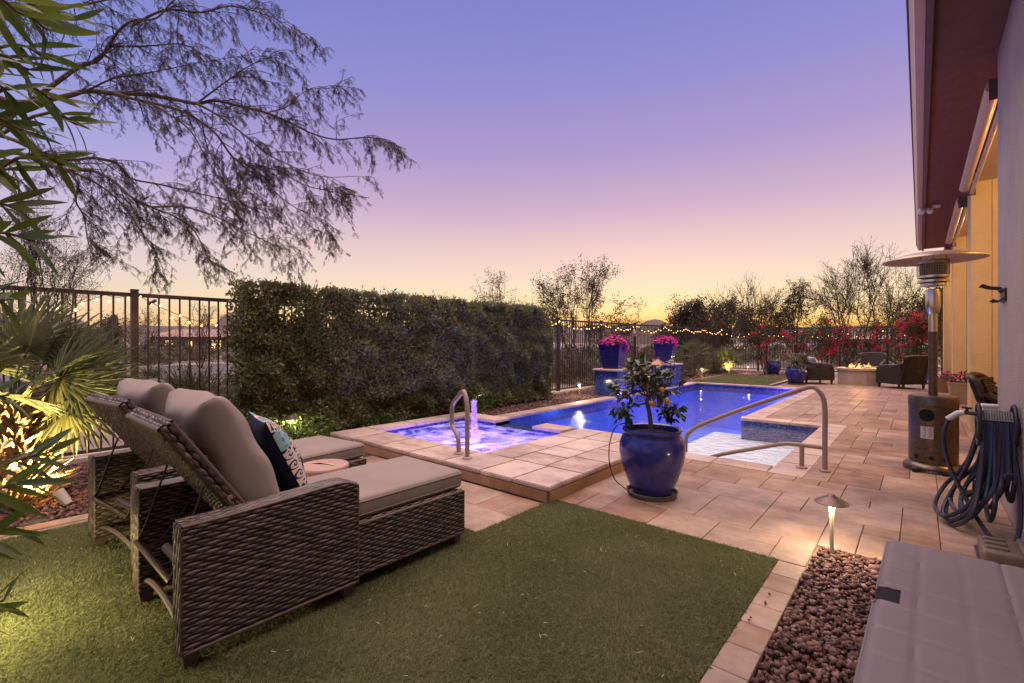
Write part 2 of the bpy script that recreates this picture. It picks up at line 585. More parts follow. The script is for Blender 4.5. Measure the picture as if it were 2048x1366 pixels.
ashlar(-2.27, -.5, 3.56, 5.22, 0, PAV, seed=3)
ashlar(-.5, .5, 3.56, 5.22, 0, PAV, seed=4)
ashlar(-2.27, -.5, 3.17, 3.56, 0, PAV, seed=9)
ashlar(-.5, .5, 3.56, 3.62, 0, PAV, seed=14, cell=.33) if False else None
ashlar(-.84, .5, 5.22, 8.9, 0, PAV, seed=5)
ashlar(-2.0, .5, 8.9, 13.1, 0, PAV, seed=6)
ashlar(-5.9, -4.72, 2.27, 2.9, 0, PAV, seed=13)
ashlar(-4.72, -2.28, 2.27, 3.03, 0, PAV, seed=7)
far = MB()
ashlar(-2.0, .5, 13.1, 15.4, 0, PAV, seed=8, collect=far)
ashlar(-3.2, 1.6, 15.4, 22.4, 0, PAV, seed=10, collect=far)
ashlar(.5, 3.1, 5.8, 15.4, 0, PAV, seed=12, collect=far)
fo = far.build('paving_stones', mat('travertine_far', [(.12, .064, .042), (.22, .13, .09), (.28, .19, .135), (.33, .235, .18)], rough=.5, scale=5, island=.5, stretch=(1, 2.4, 1)), PAV)
fo['kind'] = 'stuff'
# edging course between turf and gravel, and border stones round the turf corner
for k in range(26):
    y0 = 3.16 - k * .2
    if y0 < -1.6: break
    link('paving_stone', tile_mesh(.145, .2), None, PAV, (-.567, y0 - .1, .0))
MBE = MB().box(-.64, -.495, -2, 3.16, -.068, -.012).build('edging_bed', MORTAR, PAV)
# second edging, at the far side of the turf
for k in range(26):
    y0 = 2.25 - k * .4
    o = link('edging_stone', tile_mesh(.13, .4), None, PAV, (-4.62, y0 - .2, .022))
MB().box(-4.69, -4.55, -3, 2.25, -.068, .009).build('edging_bed', CURB, PAV)

# ================================================================== POOL AND SPA
POOLTILE = bpy.data.materials.new('mosaic_tile')
POOLTILE.use_nodes = True
t = POOLTILE.node_tree; n = t.nodes; l = t.links.new
b = n['Principled BSDF']; b.inputs['Roughness'].default_value = .15
co = n.new('ShaderNodeTexCoord')
vo = n.new('ShaderNodeTexVoronoi'); vo.distance = 'CHEBYCHEV'; vo.inputs['Scale'].default_value = 34; vo.inputs['Randomness'].default_value = 0.0
l(co.outputs['Object'], vo.inputs['Vector'])
wn = n.new('ShaderNodeTexWhiteNoise'); l(vo.outputs['Position'], wn.inputs['Vector'])
rp = ramp(n, [(0, (.010, .014, .06, 1)), (.35, (.02, .03, .14, 1)), (.7, (.03, .055, .24, 1)), (.92, (.05, .09, .20, 1)), (1, (.11, .12, .17, 1))], 'LINEAR')
l(wn.outputs['Value'], rp.inputs[0]); l(rp.outputs[0], b.inputs['Base Color'])
PLASTER = mat('pool_plaster', [(.05, .16, .62), (.08, .22, .72)], rough=.7, scale=2.2, detail=5)
SHELF = mat('shelf_plaster', [(.74, .72, .73), (.82, .80, .80)], rough=.7, scale=2.2, detail=5)
SPAPL = mat('spa_plaster', [(.34, .36, .68), (.52, .52, .80)], rough=.7, scale=3, detail=5)


def water_mat(name, tint, bscale, bstr, stretch=(1, 1, 1), rough=.03, foam=None, dist=.05, ior=1.33):
    m = bpy.data.materials.new(name)
    m.use_nodes = True
    t = m.node_tree; n = t.nodes; l = t.links.new
    n.remove(n['Principled BSDF'])
    co = n.new('ShaderNodeTexCoord'); mp = n.new('ShaderNodeMapping'); mp.inputs['Scale'].default_value = stretch
    l(co.outputs['Object'], mp.inputs[0])
    nz = n.new('ShaderNodeTexNoise'); nz.inputs['Scale'].default_value = bscale; nz.inputs['Detail'].default_value = 4; nz.inputs['Distortion'].default_value = .7
    l(mp.outputs[0], nz.inputs['Vector'])
    bp = n.new('ShaderNodeBump'); bp.inputs['Strength'].default_value = bstr; bp.inputs['Distance'].default_value = dist
    l(nz.outputs['Fac'], bp.inputs['Height'])
    fr = n.new('ShaderNodeFresnel'); fr.inputs['IOR'].default_value = ior; l(bp.outputs[0], fr.inputs['Normal'])
    tr = n.new('ShaderNodeBsdfTransparent'); tr.inputs[0].default_value = (*tint, 1)
    gl = n.new('ShaderNodeBsdfGlossy'); gl.inputs['Roughness'].default_value = rough; l(bp.outputs[0], gl.inputs['Normal'])
    ge = n.new('ShaderNodeNewGeometry'); bf_ = n.new('ShaderNodeMath'); bf_.operation = 'SUBTRACT'; bf_.inputs[0].default_value = 1.0; l(ge.outputs['Backfacing'], bf_.inputs[1])
    ff = n.new('ShaderNodeMath'); ff.operation = 'MULTIPLY'; l(fr.outputs[0], ff.inputs[0]); l(bf_.outputs[0], ff.inputs[1])
    ms = n.new('ShaderNodeMixShader'); l(ff.outputs[0], ms.inputs[0]); l(tr.outputs[0], ms.inputs[1]); l(gl.outputs[0], ms.inputs[2])
    last = ms.outputs[0]
    if foam:
        fz = n.new('ShaderNodeTexNoise'); fz.inputs['Scale'].default_value = foam; fz.inputs['Detail'].default_value = 7; fz.inputs['Distortion'].default_value = 1.6
        l(co.outputs['Object'], fz.inputs['Vector'])
        r_ = n.new('ShaderNodeMapRange'); r_.inputs['From Min'].default_value = .38; r_.inputs['From Max'].default_value = .70; r_.inputs['To Max'].default_value = .62
        l(fz.outputs['Fac'], r_.inputs[0])
        df = n.new('ShaderNodeBsdfTranslucent'); df.inputs[0].default_value = (.85, .85, .9, 1)
        d2 = n.new('ShaderNodeBsdfDiffuse'); d2.inputs[0].default_value = (.8, .8, .86, 1)
        ad = n.new('ShaderNodeMixShader'); ad.inputs[0].default_value = .5; l(df.outputs[0], ad.inputs[1]); l(d2.outputs[0], ad.inputs[2])
        m2 = n.new('ShaderNodeMixShader'); l(r_.outputs[0], m2.inputs[0]); l(last, m2.inputs[1]); l(ad.outputs[0], m2.inputs[2])
        last = m2.outputs[0]
    l(last, n['Material Output'].inputs['Surface'])
    return m


WATER = water_mat('pool_water', (.86, .94, 1.0), 6.5, .9, stretch=(1, 1.25, 1), dist=.022, ior=1.6)
SPAWATER = water_mat('spa_water', (.9, .9, 1.0), 7, .8, foam=3.0)

PX0, PX1, PY0, PY1 = -5.35, -2.3, 5.42, 15.1       # pool
SX1, SY0, SY1 = -1.14, 5.52, 8.62                   # sun shelf
WZ = -.085
POOL = empty('pool'); tag(POOL, kind='structure')


def inner_box(mb, x0, x1, y0, y1, z0, z1, skip=()):
    if 'floor' not in skip: mb.add([(x0, y0, z0), (x1, y0, z0), (x1, y1, z0), (x0, y1, z0)], [(0, 1, 2, 3)])
    if 'w' not in skip: mb.add([(x0, y0, z0), (x0, y1, z0), (x0, y1, z1), (x0, y0, z1)], [(0, 1, 2, 3)])
    if 'e' not in skip: mb.add([(x1, y0, z0), (x1, y1, z0), (x1, y1, z1), (x1, y0, z1)], [(0, 3, 2, 1)])
    if 's' not in skip: mb.add([(x0, y0, z0), (x1, y0, z0), (x1, y0, z1), (x0, y0, z1)], [(0, 3, 2, 1)])
    if 'n' not in skip: mb.add([(x0, y1, z0), (x1, y1, z0), (x1, y1, z1), (x0, y1, z1)], [(0, 1, 2, 3)])


TB = -.24
p = MB()
inner_box(p, PX0, PX1, PY0, PY1, -1.35, TB, skip=('e',))
p.add([(PX1, SY1, -1.35), (PX1, PY1, -1.35), (PX1, PY1, TB), (PX1, SY1, TB)], [(0, 3, 2, 1)])
p.add([(PX1, PY0, -1.35), (PX1, SY1, -1.35), (PX1, SY1, -.36), (PX1, PY0, -.36)], [(0, 3, 2, 1)])
p.build('basin', PLASTER, POOL)
p = MB()
p.add([(PX1, SY0, -.36), (SX1, SY0, -.36), (SX1, SY1, -.36), (PX1, SY1, -.36)], [(0, 1, 2, 3)])
p.add([(PX1, PY0, -.36), (PX1 + .001, SY0, -.36), (PX1, SY0, -.36)], [(0, 1, 2)])
p.box(PX1 - .62, PX1 - .002, PY0 + .002, SY1 + .6, -1.34, -.40)
p.build('sun_shelf', SHELF, POOL)
p = MB()
for (a, b_) in (((PX0, PY0), (PX0, PY1)), ((PX0, PY1), (PX1, PY1)), ((PX1, PY1), (PX1, SY1)), ((PX1, SY1), (SX1, SY1)), ((SX1, SY1), (SX1, SY0)), ((SX1, SY0), (PX1, SY0)), ((PX1, SY0), (PX1, PY0)), ((PX1, PY0), (PX0, PY0))):
    lo_ = TB if a[0] < PX1 + .01 and b_[0] < PX1 + .01 and not (a == (PX1, SY0)) else -.36
    p.add([(a[0], a[1], lo_), (b_[0], b_[1], lo_), (b_[0], b_[1], -.03), (a[0], a[1], -.03)], [(0, 1, 2, 3)])
p.build('waterline_tiles', POOLTILE, POOL)

wv = MB()
wv.add([(PX0, PY0, WZ), (PX1, PY0, WZ), (PX1, PY1, WZ), (PX0, PY1, WZ)], [(0, 1, 2, 3)])
wv.add([(PX1, SY0, WZ), (SX1, SY0, WZ), (SX1, SY1, WZ), (PX1, SY1, WZ)], [(0, 1, 2, 3)])
tag(wv.build('pool_water', WATER), kind='structure')

# coping stones round the pool
COPING = tag(empty('pool_coping'), kind='structure')
CM = {}


def cope(x0, x1, y0, y1, z=.0, th=.04, parent=COPING, mat_=COPE, name='coping_stone', axis=None, ln=.61):
    ax_ = axis or ('x' if (x1 - x0) > (y1 - y0) else 'y')
    tot = (x1 - x0) if ax_ == 'x' else (y1 - y0)
    k = max(1, round(tot / ln))
    w, d = ((x1 - x0) / k, y1 - y0) if ax_ == 'x' else (x1 - x0, (y1 - y0) / k)
    key = (round(w, 3), round(d, 3), th)
    if key not in CM:
        bm = bmesh.new(); bmesh.ops.create_cube(bm, size=1)
        bmesh.ops.scale(bm, vec=(w - .006, d - .006, th), verts=bm.verts)
        bmesh.ops.bevel(bm, geom=[e for e in bm.edges], offset=.008, segments=2, affect='EDGES')
        me = bpy.data.meshes.new(name); bm.to_mesh(me); bm.free(); me.materials.append(mat_)
        CM[key] = me
    for i in range(k):
        c = ((x0 + (i + .5) * w, (y0 + y1) / 2) if ax_ == 'x' else ((x0 + x1) / 2, y0 + (i + .5) * d))
        link(name, CM[key], None, parent, (c[0], c[1], z - th / 2 + random.uniform(-.001, .001)))


cope(PX0 - .30, PX0 + .02, 6.0, PY1 + .02)                      # left
cope(PX0 - .30, PX1 + .30, PY1 - .02, PY1 + .30)                # far
cope(PX1 - .02, PX1 + .30, SY1 + .30, PY1 - .02)                # right
cope(PX1 - .02, SX1 + .30, SY1 - .02, SY1 + .30)                # notch
cope(SX1 - .02, SX1 + .30, SY0 - .30, SY1 - .02)                # shelf right
cope(-2.25, SX1 - .02, SY0 - .30, SY0 + .02)                    # shelf near
MB().box(PX0 - .3, PX0 - .002, 5.3, PY1 + .3, -.6, -.045).box(PX0, PX1 + .3, PY1 + .002, PY1 + .3, -.6, -.045) \
    .box(PX1 + .002, PX1 + .3, SY1 + .3, PY1, -.6, -.045).box(PX1 + .002, SX1 + .3, SY1 + .002, SY1 + .3, -.6, -.045) \
    .box(SX1 + .002, SX1 + .3, SY0 - .3, SY1, -.6, -.045).box(-2.25, SX1, SY0 - .3, SY0 - .002, -.6, -.045).build('bond_beam', MORTAR, COPING)

# raised spa deck
DZ = .13
DX0, DX1, DY0, DY1 = -5.75, -2.25, 3.05, 5.44
AX0, AX1, AY0, AY1 = -5.45, -3.45, 3.56, 5.12     # spa water
DECK = tag(empty('spa_deck'), kind='structure')
SPAZ = .055
m = MB()
m.box(DX0 + .02, AX0 - .002, DY0 + .02, DY1 - .004, -.068, DZ - .042).box(AX0, AX1, DY0 + .02, AY0 - .002, -.068, DZ - .042).box(AX1 + .002, DX1 - .02, DY0 + .02, DY1 - .004, -.068, DZ - .042)
m.box(AX0, -4.75, AY1 + .002, DY1 - .004, -.068, DZ - .042).box(-4.05, AX1, AY1 + .002, DY1 - .004, -.068, DZ - .042).box(-4.75, -4.05, AY1 + .002, DY1 - .004, -.068, SPAZ - .012)
m.build('deck_core', MORTAR, DECK)
# top stones
cope(DX0, AX1 - .1, DY0, AY0 + .015, DZ, .04, DECK, axis='x', ln=.62)
cope(DX0, AX0 + .015, AY0 + .015, DY1, DZ, .04, DECK)
cope(AX0 + .015, -4.74, AY1 - .015, DY1, DZ, .04, DECK)
cope(-4.06, AX1 - .1, AY1 - .015, DY1, DZ, .04, DECK)
xs_ = [AX1 - .015, AX1 + .42, AX1 + .81, DX1]
cope(AX1 - .1, AX1 + .42, DY0, AY0 + .015, DZ, .04, DECK, axis='x', ln=.7)
cope(AX1 + .42, AX1 + .81, DY0, AY0 + .015, DZ, .04, DECK, axis='x', ln=.7)
cope(AX1 + .81, DX1, DY0, AY0 + .015, DZ, .04, DECK, axis='x', ln=.7)
cope(AX1 - .015, AX1 + .36, AY0 + .015, DY1, DZ, .04, DECK, axis='y', ln=.62)
cope(AX1 + .36, AX1 + .78, AY0 + .015, AY0 + .75, DZ, .04, DECK, axis='y', ln=.42)
cope(AX1 + .36, AX1 + .78, AY0 + .75, DY1, DZ, .04, DECK, axis='y', ln=.6)
cope(AX1 + .78, DX1, AY0 + .015, DY1, DZ, .04, DECK, axis='y', ln=.42)
# risers
RM = {}


def riser(x, y, w, axis):
    key = (round(w, 3), axis)
    if key not in RM:
        bx_ = MB().box(-w / 2 + .002, w / 2 - .002, -.009, .009, 0, .083) if axis == 'x' else MB().box(-.009, .009, -w / 2 + .002, w / 2 - .002, 0, .083)
        RM[key] = bx_.mesh('riser_tile', RISER)
    link('riser_tile', RM[key], None, DECK, (x, y, .003))


for i in range(6): riser(DX0 + (i + .5) * .5766 + .02, DY0 + .010, .5766, 'x')
for i in range(4): riser(DX1 - .010, DY0 + .02 + (i + .5) * .59, .59, 'y')
m = MB(); inner_box(m, AX0, AX1, AY0, AY1, -.75, -.06)
m.box(AX0 + .003, AX0 + .4, AY0 + .003, AY1 - .003, -.74, -.32).box(AX1 - .4, AX1 - .003, AY0 + .003, AY1 - .003, -.741, -.321)
m.build('spa_basin', SPAPL, DECK)
m = MB()
inner_box(m, AX0, AX1, AY0, AY1, -.06, DZ - .041, skip=('floor', 'n'))
for a, b_, z1 in ((AX0, -4.75, DZ - .041), (-4.75, -4.05, SPAZ - .012), (-4.05, AX1, DZ - .041)):
    m.add([(a, AY1, -.06), (b_, AY1, -.06), (b_, AY1, z1), (a, AY1, z1)], [(0, 1, 2, 3)])
for a in (-4.75, -4.05):
    m.add([(a, AY1, SPAZ - .012), (a, DY1, SPAZ - .012), (a, DY1, DZ - .041), (a, AY1, DZ - .041)], [(0, 1, 2, 3)])
m.box(-4.748, -4.052, AY1, DY1 + .004, SPAZ - .012, SPAZ - .006)
for a, b_, z1 in ((PX0, -4.75, DZ - .041), (-4.75, -4.05, SPAZ - .006), (-4.05, DX1 - .03, DZ - .041)):
    m.add([(a, DY1 - .002, -.3), (b_, DY1 - .002, -.3), (b_, DY1 - .002, z1), (a, DY1 - .002, z1)], [(0, 1, 2, 3)])
m.build('spa_tiles', POOLTILE, DECK)
m = MB().add([(AX0, AY0, SPAZ), (AX1, AY0, SPAZ), (AX1, AY1, SPAZ), (AX0, AY1, SPAZ)], [(0, 1, 2, 3)])
tag(m.build('spa_water', SPAWATER), kind='structure')

# underwater lamps (fixtures set in the walls)
LENS = emit('lamp_lens', (.35, .35, 1.0), 6)


def pool_lamp(loc, nrm, energy, col):
    o = MB().lathe([(.09, 0), (.10, .012), (.075, .022), (.0, .024)], 20).build('pool_lamp', LENS, None, True)
    o.location = loc; o.rotation_euler = Vector(nrm).to_track_quat('Z', 'Y').to_euler()
    light('pool_light', 'POINT', Vector(loc) + Vector(nrm) * .16, energy, col, .08)
    return o


BL = (.03, .20, 1.0); VI = (.46, .26, 1.0)
tag(pool_lamp((-2.75, PY1 - .01, -.55), (0, -1, 0), 90, (.40, .20, 1.0)), 'round underwater lamp in the far end wall of the pool', 'pool light')
tag(pool_lamp((PX1 - .01, 11.2, -.6), (-1, 0, 0), 120, BL), 'round underwater lamp in the long right wall of the pool', 'pool light')
tag(pool_lamp((-3.2, PY0 + .01, -.6), (0, 1, 0), 100, BL), 'round underwater lamp under the raised spa deck in the pool', 'pool light')
tag(pool_lamp((-4.1, AY0 + .01, -.42), (0, 1, 0), 120, VI), 'round underwater lamp in the near wall of the spa', 'pool light')

# ================================================================== TURF, GRAVEL
TURF_O = tag(MB().box(-4.55, -2.28, -3, 2.25, -.068, -.006).box(-2.28, -.645, -3, 3.15, -.068, -.006).build('lawn', TURF_BASE), kind='structure')


def blades(name, rects, dens, Lr, Wb, z0, matl, seed=1, near=None, mask=None):
    rg = np.random.default_rng(seed)
    P = []
    for (x0, x1, y0, y1) in rects:
        k = int((x1 - x0) * (y1 - y0) * dens)
        P.append(np.stack([rg.uniform(x0, x1, k), rg.uniform(y0, y1, k)], 1))
    P = np.concatenate(P)
    if mask is not None: P = P[mask(P, rg)]
    k = len(P)
    a = rg.uniform(0, 2 * PI, k)
    # brushed pile: neighbouring blades lean alike
    sw = np.sin(P[:, 0] * 5.1 + np.sin(P[:, 1] * 3.3) * 2) * .9 + np.sin(P[:, 1] * 7.7) * .6 + 1.1
    a = np.where(rg.uniform(size=k) < .45, sw + rg.normal(0, .5, k), a)
    Ln = rg.uniform(Lr[0], Lr[1], k); lean = rg.uniform(.45, 1.30, k)
    D = np.stack([np.cos(a), np.sin(a), np.zeros(k)], 1); S = np.stack([-np.sin(a), np.cos(a), np.zeros(k)], 1)
    tw = rg.uniform(-1, 1, k)[:, None]; S = norm(S + D * tw)
    Z = np.array([0, 0, 1.0])
    B = np.concatenate([P, np.full((k, 1), z0)], 1)
    mid = B + (D * np.sin(lean * .5)[:, None] + Z * np.cos(lean * .5)[:, None]) * (Ln * .55)[:, None]
    tip = mid + (D * np.sin(lean * 1.5)[:, None] + Z * np.cos(lean * 1.5)[:, None]) * (Ln * .45)[:, None]
    w = (Wb * rg.uniform(.7, 1.3, k))[:, None]
    V = np.stack([B - S * w / 2, B + S * w / 2, mid + S * w * .4, tip, mid - S * w * .4], 1).reshape(-1, 3)
    F = (np.arange(k) * 5)[:, None] + np.array([0, 1, 2, 3, 4])
    return tag(link(name, np_mesh(name, V, F, matl)), kind='stuff')


def tmask(P, rg):
    d = P[:, 0] * FW[0] + P[:, 1] * FW[1]
    u = (P[:, 0] * RT[0] + P[:, 1] * RT[1]) / np.maximum(d, .1)
    keep = (d > 1.55) & (u > -1.25) & (u < .8)
    return keep & (rg.uniform(size=len(P)) < np.clip(2.6 / d, .45, 1.0))


blades('turf_grass', [(-4.54, -2.28, -1.0, 2.262), (-2.285, -.64, -1.0, 3.165)], 36000, (.016, .030), .0030, -.006, TURF, 5, mask=tmask)
FLAWN = tag(MB().box(-5.75, -3.45, 15.62, 19.4, -.068, -.006).build('far_lawn', TURF_BASE), kind='structure')
blades('lawn_grass', [(-5.75, -3.45, 15.62, 19.4)], 3500, (.03, .045), .012, -.006, TURF, 6)
for k in range(8):
    link('edging_stone', tile_mesh(.12, .46), None, PAV, (-3.38, 15.66 + .47 * k + .23, .006))
    link('edging_stone', tile_mesh(.12, .46), None, PAV, (-5.82, 15.66 + .47 * k + .23, .006))

ICO = None


def stones(name, rects, dens, size, z0, seed, depth=.03, excl=None, label=None):
    rg = np.random.default_rng(seed)
    bm = bmesh.new(); bmesh.ops.create_cube(bm, size=1.35); bmesh.ops.triangulate(bm, faces=bm.faces)
    bv = np.array([v.co[:] for v in bm.verts]); bf = np.array([[v.index for v in f.verts] for f in bm.faces]); bm.free()
    P = []
    for (x0, x1, y0, y1) in rects:
        k = int((x1 - x0) * (y1 - y0) * dens)
        P.append(np.stack([rg.uniform(x0, x1, k), rg.uniform(y0, y1, k), z0 + rg.uniform(0, depth, k)], 1))
    P = np.concatenate(P)
    if excl is not None: P = P[~excl(P)]
    k = len(P)
    s = size * rg.lognormal(0, .28, (k, 1, 1)) * rg.uniform(.55, 1.15, (k, 1, 3))
    s[:, :, 2] *= .8
    V = bv[None] * (1 + rg.uniform(-.30, .30, (k, 8, 3))) * s
    a = rg.uniform(0, 2 * PI, k); b_ = rg.normal(0, .8, k)
    ca_, sa_ = np.cos(a)[:, None], np.sin(a)[:, None]; cb, sb = np.cos(b_)[:, None], np.sin(b_)[:, None]
    x, y, z = V[..., 0], V[..., 1], V[..., 2]
    y, z = y * cb - z * sb, y * sb + z * cb
    x, y = x * ca_ - y * sa_, x * sa_ + y * ca_
    V = np.stack([x, y, z], -1) + P[:, None]
    F = bf[None] + (np.arange(k) * 8)[:, None, None]
    return tag(link(name, np_mesh(name, V.reshape(-1, 3), F.reshape(-1, 3), STONE)), kind='stuff')


tag(MB().box(-.494, .49, -2, 3.55, -.068, -.03).box(-6.85, -4.7, -3, 2.24, -.068, -.03).box(-6.85, -5.76, 2.24, 5.9, -.068, -.03)
    .box(-6.85, -5.66, 5.9, 15.5, -.068, -.03).box(-6.85, -5.89, 15.5, 22.7, -.068, -.03).box(-5.89, -3.3, 19.5, 22.7, -.068, -.03).build('gravel_bed', SOIL), kind='structure')
stones('gravel', [(-.485, -.05, .8, 3.545)], 4800, .0135, -.028, 21, .035)
stones('gravel', [(-6.8, -4.72, -1.4, 2.2)], 1900, .019, -.03, 22, .03)
stones('gravel', [(-6.8, -5.78, 2.3, 5.85), (-6.8, -5.68, 5.9, 10.5)], 1300, .020, -.03, 23, .03)
stones('gravel', [(-6.8, -5.7, 10.5, 15.4), (-6.8, -5.92, 15.5, 22.6), (-5.9, -3.35, 19.55, 22.6)], 420, .034, -.03, 24, .03)
# a few stray stones kicked onto the edging
stones('gravel', [(-.60, -.49, 1.3, 2.7)], 40, .009, .008, 25, .002)
# ================================================================== FENCES
FH = 1.87


def fence(p0, p1, posts, label, name='metal_fence', bottom=.06, beam=True):
    p0 = Vector((*p0, 0)); p1 = Vector((*p1, 0)); d = (p1 - p0); Ltot = d.length; d.normalize()
    rz = math.atan2(d.y, d.x)
    f = empty(name, p0, rz)
    tag(f, label, 'fence')
    MB().box(0, Ltot, -.022, .022, FH - .045, FH).build('top_rail', STEEL, f)
    MB().box(0, Ltot, -.018, .018, bottom, bottom + .035).build('bottom_rail', STEEL, f)
    pm = MB().box(-.0085, .0085, -.0085, .0085, bottom + .035, FH - .045).mesh('picket', STEEL)
    k = int(Ltot / .107)
    for i in range(k + 1):
        x = i * .107 + .03
        if x > Ltot or any(abs(x - q) < .045 for q in posts): continue
        link('picket', pm, None, f, (x, 0, 0))
    qm = MB().box(-.034, .034, -.034, .034, -.07, FH + .03).frustum((0, 0), FH + .03, FH + .045, .040, .040, .036, .036).mesh('post', STEEL)
    for q in posts: link('post', qm, None, f, (q, 0, 0))
    return f


posts = [1.5 + 1.29 + 2.15 * k for k in range(-1, 11)]
FENCE = fence((-7.0, -1.5), (-7.0, 23.0), posts, 'long dark brown metal picket fence running past the hedge and planters')
FFENCE = fence((-6.95, 23.05), (.45, 23.05), [0.02, 1.5, 3.0, 4.5, 6.0, 7.38], 'dark metal picket fence behind the red bougainvillea and fire pit')
GATE = fence((.55, 21.5), (1.75, 21.5), [0.02, 1.18], 'black metal gate between the house posts and the far fence', 'metal_gate')
GATE['category'] = 'gate'
FK = tag(MB().box(-7.12, -6.86, -3, 23.2, -.068, .035).build('fence_kerb', CURB), kind='structure')

# ================================================================== STRING LIGHTS
WARM = (1.0, .62, .22)
BULB = emit('bulb_glow', (1.0, .52, .14), 6)
CORD = mat('cord_green', [(.015, .02, .012)], rough=.6)
bm = bmesh.new(); bmesh.ops.create_icosphere(bm, subdivisions=1, radius=.0125)
BULB_ME = bpy.data.meshes.new('bulb'); bm.to_mesh(BULB_ME); bm.free(); BULB_ME.materials.append(BULB)


def string_lights(pts, label, sag, step=.125, seed=1, group=None):
    rg = random.Random(seed)
    e = empty('string_lights', pts[0]); tag(e, label, 'string lights', group)
    o0 = Vector(pts[0]); path = []
    for a, b_ in zip(pts[:-1], pts[1:]):
        a = Vector(a); b_ = Vector(b_); s_ = sag * rg.uniform(.6, 1.3)
        for i in range(12):
            tt = i / 12
            q = a.lerp(b_, tt); q.z -= 4 * s_ * tt * (1 - tt)
            path.append(q - o0)
    path.append(Vector(pts[-1]) - o0)
    MB().tube(path, .004, 4).build('cord', CORD, e)
    acc = 0
    for a, b_ in zip(path[:-1], path[1:]):
        seg = (b_ - a).length
        while acc < seg:
            q = a.lerp(b_, acc / seg)
            s_ = rg.uniform(.8, 1.15)
            link('bulb', BULB_ME, None, e, (q.x + rg.uniform(-.015, .015), q.y + rg.uniform(-.03, .03), q.z - .02 + rg.uniform(-.045, .03)), None, (s_, s_, s_ * 1.2))
            acc += step * rg.uniform(.7, 1.35)
        acc -= seg
    return e


fx = -6.95
string_lights([(fx, -.3, 1.62), (fx, .35, 1.62), (fx, 1.02, 1.83), (fx, 1.29, 1.88)], 'short run of warm string lights on the fence left of the brown post', .04, .10, 1)
string_lights([(fx, 1.32, 1.84), (fx, 2.3, 1.50), (fx, 3.4, 1.62)], 'warm string lights sagging from the brown post into the left end of the hedge', .06, .12, 2)
string_lights([(fx, 3.4, 1.75)] + [(fx, 1.29 + 2.15 * k, 1.84) for k in range(2, 5)], 'warm string lights twinkling through the top of the clipped hedge', .2, .16, 3)
string_lights([(fx, 1.29 + 2.15 * k, 1.84) for k in range(4, 11)] + [(fx, 22.9, 1.84)], 'warm string lights draped along the fence behind the two purple planters', .22, .20, 4)
string_lights([(fx + q, 22.98, 1.82) for q in (0, 1.5, 3.0, 4.5, 6.0, 7.3)], 'warm string lights in swags along the far fence above the bougainvillea', .26, .22, 5)
# small solar controller hung from the post
o = rbox('light_controller', (.05, .10, .035), .012, BLACK, None, (-6.96, 1.45, 1.77), (R(35), 0, 0))
tag(o, 'small dark control box hanging from the fence beside the brown post', 'control box')

# ================================================================== HOUSE
HOUSE = empty('house', (.5, 0, 0)); tag(HOUSE, 'grey stucco house with deep dark eave and yellow lit patio posts', 'house')
hx_ = -.5
EZ = 3.75
rbox('wall', (3.6, 8.75, 3.83), .012, STUCCO, HOUSE, (1.8, 5.75 - 4.375, 1.845))
m = MB().box(2.75, 2.95, 5.752, 17.2, -.06, 3.74)
m.build('patio_back_wall', STUCCO_T, HOUSE)
m = MB().box(-.42, 6.0, -4, 16.7, EZ + .012, EZ + .07).build('soffit', SOFFIT, HOUSE)
m = MB().box(-.465, -.422, -4, 16.72, EZ - .035, EZ + .25).build('fascia', GUTTER_D, HOUSE)
# gutter with a K profile, in two lengths with a visible joint
for y0, y1 in ((-4, 8.598), (8.602, 16.74)):
    prof = [(-.468, EZ + .002), (-.468, EZ - .006), (-.532, EZ - .006), (-.540, EZ + .030), (-.560, EZ + .07), (-.565, EZ + .11), (-.552, EZ + .11), (-.548, EZ + .07), (-.528, EZ + .03), (-.522, EZ + .002)]
    g = MB(); V = [(x, y, z) for y in (y0, y1) for x, z in prof]; k = len(prof)
    g.add(V, [(i, (i + 1) % k, (i + 1) % k + k, i + k) for i in range(k)] + [tuple(range(k - 1, -1, -1)), tuple(range(k, 2 * k))])
    g.build('gutter', GUTTER, HOUSE)
ROOF = mat('roof_tile', [(.16, .09, .06), (.24, .14, .10)], rough=.8, scale=4)
MB().add([(-.58, -4, EZ + .13), (-.58, 16.8, EZ + .13), (5.5, 16.8, 5.4), (5.5, -4, 5.4), (-.58, -4, EZ + .18), (-.58, 16.8, EZ + .18), (5.5, 16.8, 5.45), (5.5, -4, 5.45)],
         [(0, 1, 2, 3), (4, 7, 6, 5), (0, 4, 5, 1), (1, 5, 6, 2), (2, 6, 7, 3), (3, 7, 4, 0)]).build('roof', ROOF, HOUSE)
# patio posts: short stucco wall piers with control joints on the near face
JOINT = mat('joint_shadow', [(.16, .10, .06)], rough=.9)
for y0, ln, x0, x1 in ((9.5, .55, .05, .78), (14.3, .55, .05, .78), (17.15, .5, -.02, .7)):
    pz = empty('patio_post', (0, y0, 0), 0, HOUSE)
    rbox('pier', (x1 - x0, ln, 3.76), .012, STUCCO_T, pz, ((x0 + x1) / 2, ln / 2, 1.86))
    for f in (.30, .62):
        MB().box(x0 + (x1 - x0) * f, x0 + (x1 - x0) * f + .006, -.0025, .01, .1, 3.6).build('control_joint', JOINT, pz)
MB().box(.12, .72, 5.754, 9.498, 3.60, 3.76).box(.12, .72, 10.054, 14.298, 3.60, 3.76).box(.10, .68, 14.852, 17.148, 3.60, 3.76).build('patio_beam', STUCCO_T, HOUSE)
